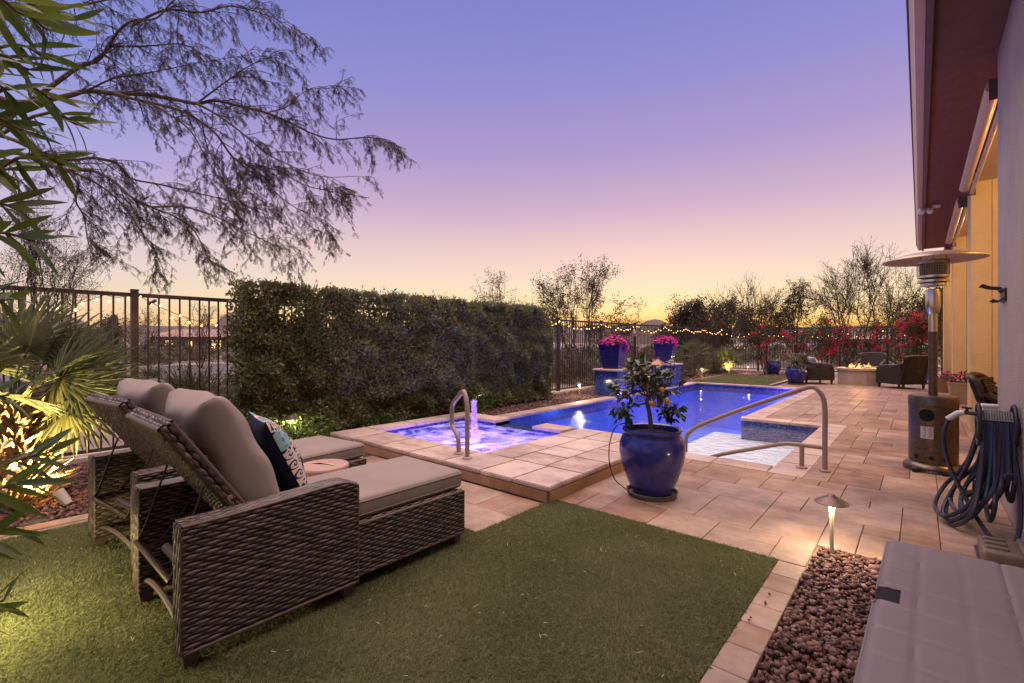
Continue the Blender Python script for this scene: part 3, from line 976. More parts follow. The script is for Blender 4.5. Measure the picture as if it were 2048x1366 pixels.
# roll-down shade cassettes
for y0, y1 in ((5.78, 9.36), (10.12, 14.15), (14.95, 17.0)):
    sc_ = empty('shade_cassette', (-.02, y0, 3.50), 0, HOUSE)
    MB().tube([(0, 0, 0), (0, y1 - y0, 0)], .055, 16).build('cassette_tube', GUTTER, sc_, True)
    MB().tube([(.075, 0, -.09), (.075, y1 - y0, -.09)], .022, 10).build('hem_bar', GUTTER, sc_, True)
    MB().box(-.03, .12, -.012, 0, -.12, .06).build('end_plate', GUTTER_D, sc_)
    MB().box(-.03, .12, y1 - y0, y1 - y0 + .012, -.12, .06).build('end_plate', GUTTER_D, sc_)
# ceiling lamps of the patio (lit)
LAMP = emit('ceiling_lamp_glass', (1.0, .6, .25), 8)
for y in (6.9, 12.2, 16.0):
    MB().lathe([(.10, 3.742), (.10, 3.715), (.06, 3.705), (0, 3.70)], 20, (1.55, y)).build('ceiling_lamp', LAMP, HOUSE, True)
    light('patio_lamp', 'POINT', (2.05, y, 3.55), 170 if y < 8 else 110, (1.0, .56, .17), .10)

# soffit camera
o = empty('security_light', (.22, 11.4, EZ)); tag(o, 'small white twin security lamp fixed under the dark eave', 'security light')
rbox('mount', (.12, .12, .05), .015, WHITE, o, (0, 0, -.015))
MB().tube([(-.02, -.02, -.03), (-.12, -.06, -.08), (-.2, -.08, -.07)], .018, 8).build('arm', WHITE, o, True)
MB().lathe([(.0, -.05), (.045, -.04), (.05, .03), (.03, .05)], 14).build('lamp_head', WHITE, o, True, (-.2, -.08, -.09), (R(60), 0, R(20)))
MB().lathe([(.0, -.05), (.045, -.04), (.05, .03), (.03, .05)], 14).build('lamp_head', WHITE, o, True, (-.09, -.05, -.09), (R(60), 0, R(-20)))

# ---- wall hooks on the near wall
HOOKM = mat('hook_iron', [(.035, .025, .022), (.07, .05, .045)], rough=.4, metallic=.7, scale=30)
hk = empty('coat_hook', (.5, 5.30, 1.66)); tag(hk, 'dark iron multi prong coat hook screwed to the grey wall above the heater', 'coat hook')
MB().box(-.012, .002, -.13, .13, -.05, .05).build('back_plate', HOOKM, hk)
for k in range(4):
    y = -.105 + k * .07
    MB().tube([(-.01, y, .02), (-.03, y, .055), (-.06, y, .06), (-.09, y, .065), (-.118, y, .08), (-.135, y, .085)], [.004] * 4 + [.004, .008], 6).build('prong', HOOKM, hk, True)
    MB().tube([(-.01, y, -.02), (-.03, y, -.045), (-.055, y, -.045), (-.075, y, -.035)], [.004] * 3 + [.008], 6).build('prong', HOOKM, hk, True)

# ---- weatherproof outlet on the near wall
ob = empty('outlet_cover', (.41, 5.2, .77)); tag(ob, 'pale weatherproof outlet cover on the grey wall behind the hose', 'outlet cover')
MB().frustum((0, 0), -.085, .02, .032, .032, .042, .042).build('housing', WHITE, ob)
rbox('lid', (.10, .10, .022), .009, WHITE, ob, (0, 0, .032))
MB().box(.03, .084, -.02, .02, -.07, .0).build('bracket', WHITE, ob)

# ================================================================== GARDEN HOSE
HOSE_A = mat('hose_slate', [(.016, .015, .034), (.028, .027, .052)], rough=.42, scale=30, bump=.1, bscale=200)
HOSE_B = mat('hose_teal', [(.006, .032, .055), (.012, .05, .08)], rough=.4, scale=30)
hr = empty('hose_hanger', (.36, 4.57, .73)); tag(hr, 'dark spoked hose hanger wheel fixed to the grey wall', 'hose hanger')
for x in (-.055, .115):
    MB().tube([(x, .14 * math.cos(a), .14 * math.sin(a)) for a in np.linspace(0, 2 * PI, 25)[:-1]], .011, 6, closed=True).build('rim', BLACK, hr, True)
    for k in range(5):
        a = k * 2 * PI / 5 + .3
        MB().tube([(x, 0, 0), (x, .14 * math.cos(a), .14 * math.sin(a))], .008, 6).build('spoke', BLACK, hr, True)
MB().tube([(-.06, 0, 0), (.142, 0, 0)], .06, 14).build('hub', BLACK, hr, True)
hs = empty('garden_hose', (.36, 4.57, .73)); tag(hs, 'dark blue garden hose hung in long loops over the wall hanger', 'hose')
rg = random.Random(5)


def spline(P, k=8):
    P = [Vector(p) for p in P]; out = []
    Q = [P[0]] + P + [P[-1]]
    for i in range(1, len(Q) - 2):
        for j in range(k):
            t_ = j / k
            a, b_, c, d = Q[i - 1], Q[i], Q[i + 1], Q[i + 2]
            out.append(.5 * ((2 * b_) + (c - a) * t_ + (2 * a - 5 * b_ + 4 * c - d) * t_ ** 2 + (3 * b_ - a - 3 * c + d) * t_ ** 3))
    out.append(P[-1])
    return out


loops = []
for k in range(12):
    x = -.035 + .138 * (k / 11)
    out_ = rg.uniform(.02, .28) if k < 8 else rg.uniform(0, .08)
    bot = -.71 + .02 * k + rg.uniform(0, .12) * (k > 6)
    bot = max(bot, -.705 + .02 * (k % 4))
    w1, w2 = rg.uniform(.10, .26), rg.uniform(.10, .22)
    P = [(x, -.065, .03), (x, 0, .085), (x, .065, .03), (x - out_ * .35, .10 + w1 * .3, -.3), (x - out_ * .8, .06 + w1, bot + .13), (x - out_, .02 + w1 * .5, bot + .02),
         (x - out_ * .8, -w2 * .4, bot), (x - out_ * .35, -w2, bot + .14), (x - out_ * .1, -.1 - w2 * .3, -.3), (x + .004, -.065, .03)]
    o = MB().tube(spline(P, 7), .0138, 8).build('hose_loop', HOSE_B if k in (3, 8) else HOSE_A, hs, True)
MB().tube(spline([(-.20, .06, .02), (-.23, .05, -.12), (-.20, .04, -.32), (-.12, .0, -.52), (-.05, -.1, -.66), (.0, -.24, -.7), (.09, -.3, -.68), (.12, -.22, -.45), (.11, -.12, -.2), (.10, -.07, 0)], 8), .0138, 8).build('hose_tail', HOSE_A, hs, True)
MB().tube([(-.055, .02, .065), (-.13, .05, .068)], .013, 8).build('hose_coupling', BLACK, hs, True)
MB().tube([(-.11, .04, .066), (-.11, .04, .10)], .009, 8).tube([(-.135, .045, .105), (-.085, .035, .10)], .008, 6).build('valve', BLACK, hs, True)
MB().tube([(-.12, .045, .068), (-.155, .055, .058), (-.21, .062, .01)], [.016, .021, .019], 10).build('taped_connector', WHITE, hs, True)
MB().tube([(-.03, .12, -.20), (-.05, .13, -.42)], .012, 8).tube([(-.05, .13, -.42), (-.06, .13, -.52)], [.025, .022], 8).tube([(-.06, .13, -.50), (-.13, .14, -.54)], [.02, .03], 8).build('spray_nozzle', BLACK, hs, True)

# ---- moulded plastic caddy on the paving at the wall
cd = empty('plastic_caddy', (.375, 4.0, 0), R(0)); tag(cd, 'low brown plastic caddy with raised ridges on the paving under the hose', 'caddy')
CADM = mat('caddy_plastic', [(.085, .058, .048), (.12, .083, .07)], rough=.45, scale=10)
rbox('body', (.21, .30, .09), .02, CADM, cd, (0, 0, .05))
rbox('tray', (.235, .32, .02), .008, BLACK, cd, (0, 0, .011))
for y in (-.085, .0, .085): rbox('ridge', (.10, .025, .018), .008, CADM, cd, (-.035, y, .100))
rbox('handle', (.03, .26, .03), .012, CADM, cd, (.075, 0, .105))

# ================================================================== STORAGE BOX
SB = empty('storage_box', (.19, 1.47, -.028), R(-.9)); tag(SB, 'grey plastic deck storage box with a notched lid beside the gravel', 'storage box')
BOXM = mat('resin_grey', [(.135, .105, .115), (.17, .135, .145)], rough=.48, scale=2.0, bump=.18, bscale=260, detail=6, bdist=.002)
LIDX, LIDY = .295, .80
rbox('body', (.54, 1.54, .50), .02, BOXM, SB, (.0, 0, .26))
# lid: grid with shallow embossed panels and a thumb notch on the gravel side
nx, ny = 62, 166
V = []; F = []
for i in range(nx + 1):
    for j in range(ny + 1):
        x = -LIDX + 2 * LIDX * i / nx; y = -LIDY + 2 * LIDY * j / ny
        gx, gy = (x + LIDX) / .098, (y + LIDY) / .146
        ex = min(gx % 1, 1 - gx % 1) * .098; ey = min(gy % 1, 1 - gy % 1) * .146
        z = .0040 * min(1, max(0, ex - .0015) / .004) * min(1, max(0, ey - .0015) / .004)
        z += .0008 * (math.sin(PI * (gx % 1)) if (int(gx) + int(gy)) % 2 else math.sin(PI * (gy % 1)))
        bd = min(LIDX - abs(x), LIDY - abs(y))
        if bd < .02: z -= .012 * (1 - bd / .02) ** 2
        V.append((x, y, .585 + z))
ncx0, ncx1, ncy0, ncy1 = -LIDX, -LIDX + .057, .24, .34
for i in range(nx):
    for j in range(ny):
        x = -LIDX + 2 * LIDX * (i + .5) / nx; y = -LIDY + 2 * LIDY * (j + .5) / ny
        if ncx0 < x < ncx1 and ncy0 < y < ncy1: continue
        a = i * (ny + 1) + j
        F.append((a, a + ny + 1, a + ny + 2, a + 1))
lid = MB().add(V, F)
lid.box(-LIDX - .004, LIDX + .004, -LIDY - .004, -LIDY, .53, .574).box(-LIDX - .004, LIDX + .004, LIDY, LIDY + .004, .53, .574)
lid.box(-LIDX - .004, -LIDX, -LIDY, .24, .53, .574).box(-LIDX - .004, -LIDX, .34, LIDY, .53, .574).box(LIDX, LIDX + .004, -LIDY, LIDY, .53, .574)
lo_ = lid.build('lid', BOXM, SB, True, ang=35)
NOTCH = mat('notch_shadow_grey', [(.10, .09, .11), (.13, .115, .135)], rough=.5)
nb = MB()
nb.box(-LIDX + .001, -LIDX + .058, .238, .342, .535, .545).box(-LIDX + .0565, -LIDX + .060, .238, .342, .545, .5835).box(-LIDX + .001, -LIDX + .057, .236, .240, .545, .5835).box(-LIDX + .001, -LIDX + .057, .340, .344, .545, .5835)
nb.build('thumb_notch', NOTCH, SB)
MB().lathe([(.008, .5455), (.008, .549), (.004, .5495)], 12, (-LIDX + .03, .285)).build('hasp_slot', BLACK, SB)

# ================================================================== PATIO HEATER
PH = empty('patio_heater', (.1, 6.42, 0)); tag(PH, 'tall bronze propane patio heater with a wide round reflector hat', 'patio heater')
MB().lathe([(.24, .0), (.24, .03), (.232, .055), (.205, .075), (.19, .085)], 48).build('base_ring', HEATER, PH, True)
MB().lathe([(.19, .085), (.193, .10), (.193, .66), (.196, .662), (.196, .735), (.187, .752), (.16, .757), (.0, .757)], 64, cap0=False, cap1=False).build('tank_housing', HEATER, PH, True, ang=50)
MB().lathe([(.1955, .655), (.1975, .658), (.1955, .661)], 48, cap0=False, cap1=False).build('housing_seam', BLACK, PH)
MB().lathe([(.1935, .20), (.1955, .203), (.1935, .206)], 48, cap0=False, cap1=False).build('housing_seam', BLACK, PH)
# everything on the curved front is built at its own angle on the drum
cam_a = math.atan2(-6.42, -.1)


def on_drum(a0, da, z0, z1, r, th, k=10):
    V = []; F = []
    for i in range(k + 1):
        a = a0 - da / 2 + da * i / k
        for rr, zz in ((r, z0), (r + th, z0), (r + th, z1), (r, z1)): V.append((rr * math.cos(a), rr * math.sin(a), zz))
    for i in range(k):
        for q in range(4): F.append((i * 4 + q, i * 4 + (q + 1) % 4, i * 4 + 4 + (q + 1) % 4, i * 4 + 4 + q))
    F += [(3, 2, 1, 0), (k * 4, k * 4 + 1, k * 4 + 2, k * 4 + 3)]
    return V, F


ha = cam_a - R(14)


def drum_disc(a, z, rad, r, n=24):
    V = [(r * math.cos(a), r * math.sin(a), z)]; F = []
    K_ = 6
    for q in range(K_, 0, -1):
        for i in range(n):
            t_ = 2 * PI * i / n
            aa = a + rad * q / K_ * math.cos(t_) / r
            V.append((r * math.cos(aa), r * math.sin(aa), z + rad * q / K_ * math.sin(t_)))
    for q in range(K_ - 1):
        for i in range(n):
            F.append((1 + q * n + i, 1 + q * n + (i + 1) % n, 1 + (q + 1) * n + (i + 1) % n, 1 + (q + 1) * n + i))
    F += [(0, 1 + (K_ - 1) * n + i, 1 + (K_ - 1) * n + (i + 1) % n) for i in range(n)]
    return V, F


VOID = mat('opening_dark', [(.004, .004, .004)], rough=.9)
MB().add(*drum_disc(ha, .565, .062, .1945)).build('access_hole', VOID, PH)
V, F = drum_disc(ha, .565, .066, .1955)
ring = [Vector(v) for v in V[1:25]]
MB().tube(ring, .005, 6, closed=True).build('hole_rim', HEATER, PH, True)
LABEL = mat('label_paper', [(.46, .42, .40), (.52, .48, .45)], rough=.5, scale=12)
INK = mat('label_ink', [(.16, .14, .135)], rough=.6)
MB().add(*on_drum(ha, .52, .335, .455, .1935, .0012)).build('warning_label', LABEL, PH)
m = MB(); rg = random.Random(3)
for col_ in (0, 1):
    for k in range(9):
        w = rg.uniform(.10, .18)
        if col_ == 0 and k in (3, 4, 5): w *= .6
        m.add(*on_drum(ha + (.115 if col_ else -.115) - (.19 - w) / 2 * (-1), w, .443 - k * .0118, .4475 - k * .0118, .1947, .0006, 4))
m.build('label_print', INK, PH)
for da in (-.62, 0.05, .62): MB().add(*drum_disc(cam_a - R(6) + da, .145, .022, .1945, 14)).build('vent_hole', VOID, PH)
MB().lathe([(.036, .757), (.036, 1.40)], 28).build('post', HEATER, PH, True)
MB().lathe([(.0366, 1.40), (.0366, 1.58)], 28).build('post_label_sleeve', CHROME, PH, True)
MB().lathe([(.036, 1.58), (.05, 1.60), (.06, 1.66), (.06, 1.79), (.05, 1.83)], 28).build('collar', CHROME, PH, True)
for dz_ in (0, .03): MB().lathe([(.0365, 1.60 + dz_), (.047, 1.605 + dz_), (.047, 1.62 + dz_), (.0365, 1.625 + dz_)], 24).build('clamp_ring', HEATER, PH, True)
for z0, r_ in ((1.865, .105), (1.90, .125), (1.945, .125)):
    MB().lathe([(r_ * .6, z0 - .008), (r_, z0), (r_, z0 + .022), (r_ * .97, z0 + .026)], 40, cap0=True, cap1=False).build('burner_band', CHROME, PH, True)
SCREEN = mat('burner_mesh', [(.30, .27, .24)], rough=.3, metallic=1.0)
m = MB()
for k in range(40):
    a = 2 * PI * k / 40
    m.box(-.0022, .0022, -.0022, .0022, 0, 0) if False else m.tube([(.126 * math.cos(a), .126 * math.sin(a), 1.97), (.126 * math.cos(a), .126 * math.sin(a), 2.09)], .0022, 4, cap=False)
for z0 in (1.985, 2.01, 2.035, 2.06): m.lathe([(.124, z0), (.127, z0 + .002), (.124, z0 + .004)], 40, cap0=False, cap1=False)
m.build('burner_screen', SCREEN, PH)
MB().lathe([(.06, 1.93), (.105, 1.97), (.11, 2.09), (.05, 2.10)], 32).build('emitter_core', HEATER, PH, True)
MB().lathe([(.13, 2.09), (.13, 2.12), (.126, 2.125)], 40, cap0=False, cap1=False).build('top_band', CHROME, PH, True)
for k in range(3):
    a = 2 * PI * k / 3 + .5
    MB().tube([(.115 * math.cos(a), .115 * math.sin(a), 2.09), (.115 * math.cos(a), .115 * math.sin(a), 2.19)], .007, 6).build('hat_strut', CHROME, PH, True)
REFL = mat('reflector_aluminium', [(.34, .27, .23), (.42, .34, .29)], rough=.42, metallic=.7, scale=5)
MB().lathe([(.0, 2.215), (.10, 2.206), (.24, 2.186), (.36, 2.150), (.405, 2.128), (.407, 2.122), (.404, 2.122), (.36, 2.142), (.24, 2.176), (.10, 2.196), (.0, 2.20)], 72, cap0=False, cap1=False).build('reflector_hat', REFL, PH, True, ang=60)
for k in range(8):
    a = 2 * PI * k / 8 + .2
    MB().tube([(.29 * math.cos(a), .29 * math.sin(a), 2.164), (.29 * math.cos(a), .29 * math.sin(a), 2.176)], .007, 6).build('hat_screw', CHROME, PH, True)
for s_ in (-1, 1):
    MB().tube([(-.14 + s_ * .02, -.235, .03), (-.10 + s_ * .02, -.24, .03)], .028, 12).build('wheel', BLACK, PH, True) if s_ < 0 else None
MB().tube([(-.13, -.23, .035), (.10, -.24, .035)], .008, 8).build('axle', BLACK, PH, True)
MB().tube([(.07, -.24, .03), (.11, -.24, .03)], .028, 12).build('wheel', BLACK, PH, True)

# ================================================================== HANDRAILS
RL = empty('pool_handrail', (-.72, 5.62, 0)); tag(RL, 'long sloping tan handrail from the paving into the shallow pool shelf', 'handrail')
top = spline([(0, 0, 0), (0, 0, .35), (0, 0, .62), (-.025, 0, .76), (-.10, 0, .835), (-.20, 0, .81), (-.32, 0, .755), (-.75, 0, .56), (-1.13, 0, .37), (-1.30, 0, .27), (-1.385, 0, .17), (-1.40, 0, .03), (-1.40, 0, -.2), (-1.40, 0, -.36)], 8)
MB().tube(top, .024, 14).build('rail', TUBE, RL, True)
MB().tube(spline([(0, 0, .235), (-.22, 0, .235), (-.36, 0, .225), (-.55, 0, .165), (-1.0, 0, .01), (-1.12, 0, -.06), (-1.15, 0, -.2), (-1.15, 0, -.36)], 8), .022, 14).build('lower_rail', TUBE, RL, True)
MB().tube([(-.20, .0, 0), (-.20, 0, .235)], .022, 14).build('short_post', TUBE, RL, True)
ESC = MB().lathe([(.05, 0), (.05, .010), (.03, .022)], 24).mesh('floor_flange', TUBE, True)
link('floor_flange', ESC, None, RL, (0, 0, 0.002)); link('floor_flange', ESC, None, RL, (-.20, 0, .002))

GR = empty('spa_grab_rail', (-3.42, 3.27, DZ)); tag(GR, 'bent tan grab rail standing on the stone edge of the spa', 'grab rail')
tv = Vector((-.93, .36, 0))
sp_ = lambda s_, z: tuple(tv * s_ + Vector((0, 0, z)))
MB().tube(spline([sp_(0, 0), sp_(0, .25), sp_(0, .46), sp_(.02, .575), sp_(.085, .655), sp_(.15, .645), sp_(.28, .575), sp_(.40, .50), sp_(.43, .40), sp_(.43, .28), sp_(.38, .235), sp_(.29, .195), sp_(.245, .14), sp_(.235, .06), sp_(.235, 0)], 8), .024, 14).build('rail', TUBE, GR, True)
link('floor_flange', ESC, None, GR, (0, 0, .001)); link('floor_flange', ESC, None, GR, sp_(.235, .001))

# water jet in the spa
JET = bpy.data.materials.new('jet_spray'); JET.use_nodes = True
t = JET.node_tree; n = t.nodes; l = t.links.new
n.remove(n['Principled BSDF'])
tr = n.new('ShaderNodeBsdfTransparent'); df = n.new('ShaderNodeBsdfTranslucent'); df.inputs[0].default_value = (.85, .74, .98, 1)
d2 = n.new('ShaderNodeBsdfDiffuse'); d2.inputs[0].default_value = (.80, .70, .95, 1)
ad = n.new('ShaderNodeMixShader'); l(df.outputs[0], ad.inputs[1]); l(d2.outputs[0], ad.inputs[2])
ms = n.new('ShaderNodeMixShader'); ms.inputs[0].default_value = .42; l(tr.outputs[0], ms.inputs[1]); l(ad.outputs[0], ms.inputs[2]); l(ms.outputs[0], n['Material Output'].inputs['Surface'])
rgj = np.random.default_rng(4)
k = 3000
tt = rgj.uniform(0, 1, k); up_ = rgj.uniform(size=k) < .55
rad = np.where(up_, .022 + .006 * (1 - tt), .027 + .03 * (1 - tt) ** 2) * np.sqrt(rgj.uniform(size=k)) * 1.1
a = rgj.uniform(0, 2 * PI, k)
C = np.stack([rad * np.cos(a) + .02 * (1 - tt) * (~up_), rad * np.sin(a), tt * .50 + rgj.normal(0, .01, k)], 1)
D = rand_dirs(k, rgj); D[:, 2] += 1.5
V, F = leaves_np(C, D, rand_dirs(k, rgj), rgj.uniform(.012, .04, k), rgj.uniform(.006, .014, k), 0, 0)
jo = link('water_jet', np_mesh('water_jet', V, F, JET), None, None, (-4.22, 4.15, SPAZ - .01))
tag(jo, 'upright jet of violet lit water bubbling up in the spa', 'fountain')
light('jet_light', 'SPOT', (-4.22, 4.15, -.6), 40, VI, .05, None, (PI, 0, 0), spot_size=R(30))

# ================================================================== PATH LIGHTS
HATM = mat('path_light_copper', [(.13, .085, .07), (.19, .13, .105)], rough=.45, metallic=.5, scale=20)
STEMM = mat('path_light_stem', [(.34, .29, .23), (.42, .36, .29)], rough=.5, scale=10)
GLOWL = emit('path_light_bulb', (1.0, .80, .50), 18)


def path_light(x, y, z, label, h=.315, energy=3.2, col=(1.0, .78, .50), group='path lights along the garden beds'):
    e = empty('path_light', (x, y, z)); tag(e, label, 'path light', group)
    MB().lathe([(.011, -.08), (.011, h * .6), (.013, h * .75), (.019, h * .93), (.022, h - .012)], 14).build('stem', STEMM, e, True)
    MB().lathe([(.016, h - .012), (.016, h + .006), (.008, h + .012)], 14).build('bulb', GLOWL, e, True)
    MB().lathe([(.090, h - .004), (.092, h), (.052, h + .024), (.022, h + .038), (.018, h + .046), (.0, h + .050), (.0, h + .044), (.048, h + .016), (.088, h - .005)], 36, cap0=False, cap1=False).build('hat', HATM, e, True, ang=60)
    for k in range(6):
        a = 2 * PI * k / 6
        light('path_glow', 'POINT', (.042 * math.cos(a), .042 * math.sin(a), h - .01), energy / 6, col, .012, e) if k % 2 == 0 else None
    return e


path_light(-.41, 3.47, -.01, 'copper path light at the near end of the gravel strip by the storage box', .325, 26.0)
path_light(-6.09, 2.72, -.02, 'copper path light in the bright shrubs behind the far lounger', .33, 20)
path_light(-6.32, 6.35, -.02, 'copper path light under the hedge behind the spa grab rail', .33, 20)
path_light(-5.98, 9.3, -.02, 'copper path light on gravel just before the near blue tiled pedestal', .33, 22)
path_light(-5.80, 14.25, -.02, 'copper path light beside the far blue tiled pedestal', .33, 22)
path_light(-5.95, 17.4, -.02, 'copper path light in gravel left of the small far lawn', .33, 22)
path_light(-5.2, 20.4, -.02, 'copper path light on gravel between the uplit far palm and the blue pot', .33, 22)
path_light(-3.05, -.12, 0, 'copper path light in the turf behind the loungers', .33, 95, (1.0, .84, .36))

# ================================================================== WATER FEATURE PEDESTALS
CAPM = mat('pedestal_cap', [(.46, .31, .23), (.56, .40, .31)], rough=.55, scale=5)


def pedestal(x0, x1, y0, y1, zt, label, name='pedestal'):
    e = empty(name, ((x0 + x1) / 2, (y0 + y1) / 2, 0)); tag(e, label, 'pedestal' if name == 'pedestal' else 'water wall')
    hx, hy = (x1 - x0) / 2, (y1 - y0) / 2
    MB().box(-hx, hx, -hy, hy, -.06, zt - .045).build('tiled_body', POOLTILE, e)
    rbox('cap_stone', (2 * hx + .10, 2 * hy + .10, .045), .012, CAPM, e, (0, 0, zt - .022))
    return e


pedestal(-5.97, -5.37, 9.98, 10.72, .64, 'blue mosaic pedestal at the near end of the pool water wall')
pedestal(-5.97, -5.37, 13.15, 13.88, .66, 'blue mosaic pedestal at the far end of the pool water wall')
pedestal(-5.90, -5.42, 10.78, 13.09, .37, 'low blue mosaic water wall between the two planter pedestals', 'water_wall')


def square_planter(x, y, z, label, rz):
    e = empty('square_planter', (x, y, z), rz); tag(e, label, 'planter', 'square planters on the pool pedestals')
    m = MB(); H = .56; k = 15
    prev = None
    for i in range(k):
        z0 = H * i / k; z1 = H * (i + 1) / k
        a0 = .185 + .085 * (i / k); a1 = .185 + .085 * ((i + 1) / k)
        m.frustum((0, 0), z0 + .001, z0 + (z1 - z0) * .3, a0 - .004, a0 - .004, a0 + .006, a0 + .006)
        m.frustum((0, 0), z0 + (z1 - z0) * .3, z1 - .004, a0 + .006, a0 + .006, a1 + .003, a1 + .003)
        m.frustum((0, 0), z1 - .004, z1 + .001, a1 + .003, a1 + .003, a1 - .004, a1 - .004)
    m.build('ribbed_body', PLANTER_GLAZE, e)
    rm = MB()
    for (p, q) in (((-1, -1), (1, -1)), ((1, -1), (1, 1)), ((1, 1), (-1, 1)), ((-1, 1), (-1, -1))):
        rm.obox((p[0] * .272, p[1] * .272, H + .012), (q[0] * .272, q[1] * .272, H + .012), .03, .035)
    rm.build('rim', PLANTER_GLAZE, e)
    MB().box(-.25, .25, -.25, .25, H - .05, H - .03).build('soil', POT_SOIL, e)
    return e


PETAL = mat('petunia_petal', [(.42, .010, .13), (.62, .025, .24), (.78, .10, .40)], rough=.6, scale=20, island=.7, transl=.3)
LEAFG = mat('petunia_leaf', [(.03, .06, .012), (.07, .11, .025)], rough=.6, island=.7, transl=.2)
LEMONY = mat('marigold', [(.65, .30, .02), (.8, .5, .05)], rough=.6, island=.6)


def flower_disc(C, Nn, rad, rg):
    """five-lobed open trumpet: centre + 10 ring vertices"""
    n_ = len(C); Nn = norm(Nn); T = norm(np.cross(Nn, rand_dirs(n_, rg))); B = np.cross(Nn, T)
    vs = [C - Nn * rad[:, None] * .35]
    for i in range(10):
        a = 2 * PI * i / 10; r_ = rad[:, None] * (1.0 if i % 2 == 0 else .78)
        vs.append(C + (T * math.cos(a) + B * math.sin(a)) * r_)
    V = np.stack(vs, 1).reshape(-1, 3)
    F = (np.arange(n_) * 11)[:, None, None] + np.array([[0, 1 + i, 1 + (i + 1) % 10] for i in range(10)])[None]
    return V, F.reshape(-1, 3)


def petunias(x, y, z, label, seed, spill):
    rg = np.random.default_rng(seed)
    e = empty('petunia_plant', (x, y, z)); tag(e, label, 'flowers', 'pink petunias in the square planters')
    k = 210
    P = rand_dirs(k, rg); P[:, 2] = np.abs(P[:, 2])
    P = P * np.array([.33, .33, .24]) * rg.uniform(.75, 1.06, (k, 1)); P[:, 2] += .02
    if spill is not None:
        s_ = rg.uniform(size=k) < .22
        P[s_] = np.array(spill) + rg.normal(0, .06, (s_.sum(), 3)) * np.array([1, 1, 1.2])
    V, F = flower_disc(P, P + rand_dirs(k, rg) * .25 + np.array([0, 0, .1]), rg.uniform(.028, .042, k), rg)
    o = link('petunia_flowers', np_mesh('petunia_flowers', V, F, PETAL), None, e); o['kind'] = 'stuff'
    k = 420
    P2 = rand_dirs(k, rg); P2[:, 2] = np.abs(P2[:, 2]) - .05
    P2 = P2 * np.array([.28, .28, .19]) * rg.uniform(.3, 1, (k, 1))
    V, F = leaves_np(P2, P2 + rand_dirs(k, rg) * .3, rand_dirs(k, rg), rg.uniform(.04, .07, k), rg.uniform(.02, .035, k))
    o = link('foliage', np_mesh('petunia_leaves', V, F, LEAFG), None, e); o['kind'] = 'stuff'
    return e


square_planter(-5.67, 10.34, .642, 'tall square indigo planter on the near pool pedestal', R(6))
square_planter(-5.67, 13.45, .662, 'tall square indigo planter on the far pool pedestal', R(10))
petunias(-5.67, 10.34, 1.20, 'pink petunias spilling over the near square planter', 31, (.24, .14, -.05))
petunias(-5.67, 13.45, 1.22, 'rounded pink petunias filling the far square planter', 32, (.26, .02, .0))
# small lantern roof on the low wall
COPPER = mat('lantern_copper', [(.20, .105, .07), (.30, .17, .12)], rough=.45, metallic=.6, scale=15)
ln_ = empty('garden_lantern', (-5.45, 12.45, .372)); tag(ln_, 'small copper pagoda lantern on the water wall behind the lemon tree', 'lantern')
MB().frustum((0, 0), 0, .03, .13, .13, .12, .12).build('base', COPPER, ln_)
for i in (-1, 1):
    for j in (-1, 1): MB().box(i * .09 - .01, i * .09 + .01, j * .09 - .01, j * .09 + .01, .03, .28).build('corner_post', COPPER, ln_)
MB().frustum((0, 0), .28, .30, .19, .19, .18, .18).frustum((0, 0), .30, .40, .18, .18, .06, .06).frustum((0, 0), .40, .45, .06, .06, .015, .015).build('pagoda_roof', COPPER, ln_)
MB().lathe([(.012, .45), (.022, .475), (.008, .50), (.0, .515)], 12).build('finial', COPPER, ln_, True)
# hanging birdfeeder on the fence
bf = empty('hummingbird_feeder', (-6.93, 14.0, 1.52)); tag(bf, 'small hummingbird feeder hanging on the fence between the purple planters', 'bird feeder')
FEED = mat('feeder_glass', [(.65, .52, .45)], rough=.2, spec=.6)
MB().lathe([(.02, .0), (.045, .03), (.05, .10), (.02, .16), (.008, .2)], 16).build('bottle', FEED, bf, True)
MB().lathe([(.02, -.015), (.09, -.03), (.095, -.05), (.06, -.06)], 18).build('feeding_dish', mat('feeder_red', [(.45, .10, .09)], rough=.35), bf, True)
MB().tube([(0, 0, .2), (0, 0, .31), (-.03, 0, .33), (-.05, 0, .33)], .004, 6).build('hanger', STEEL, bf, True)
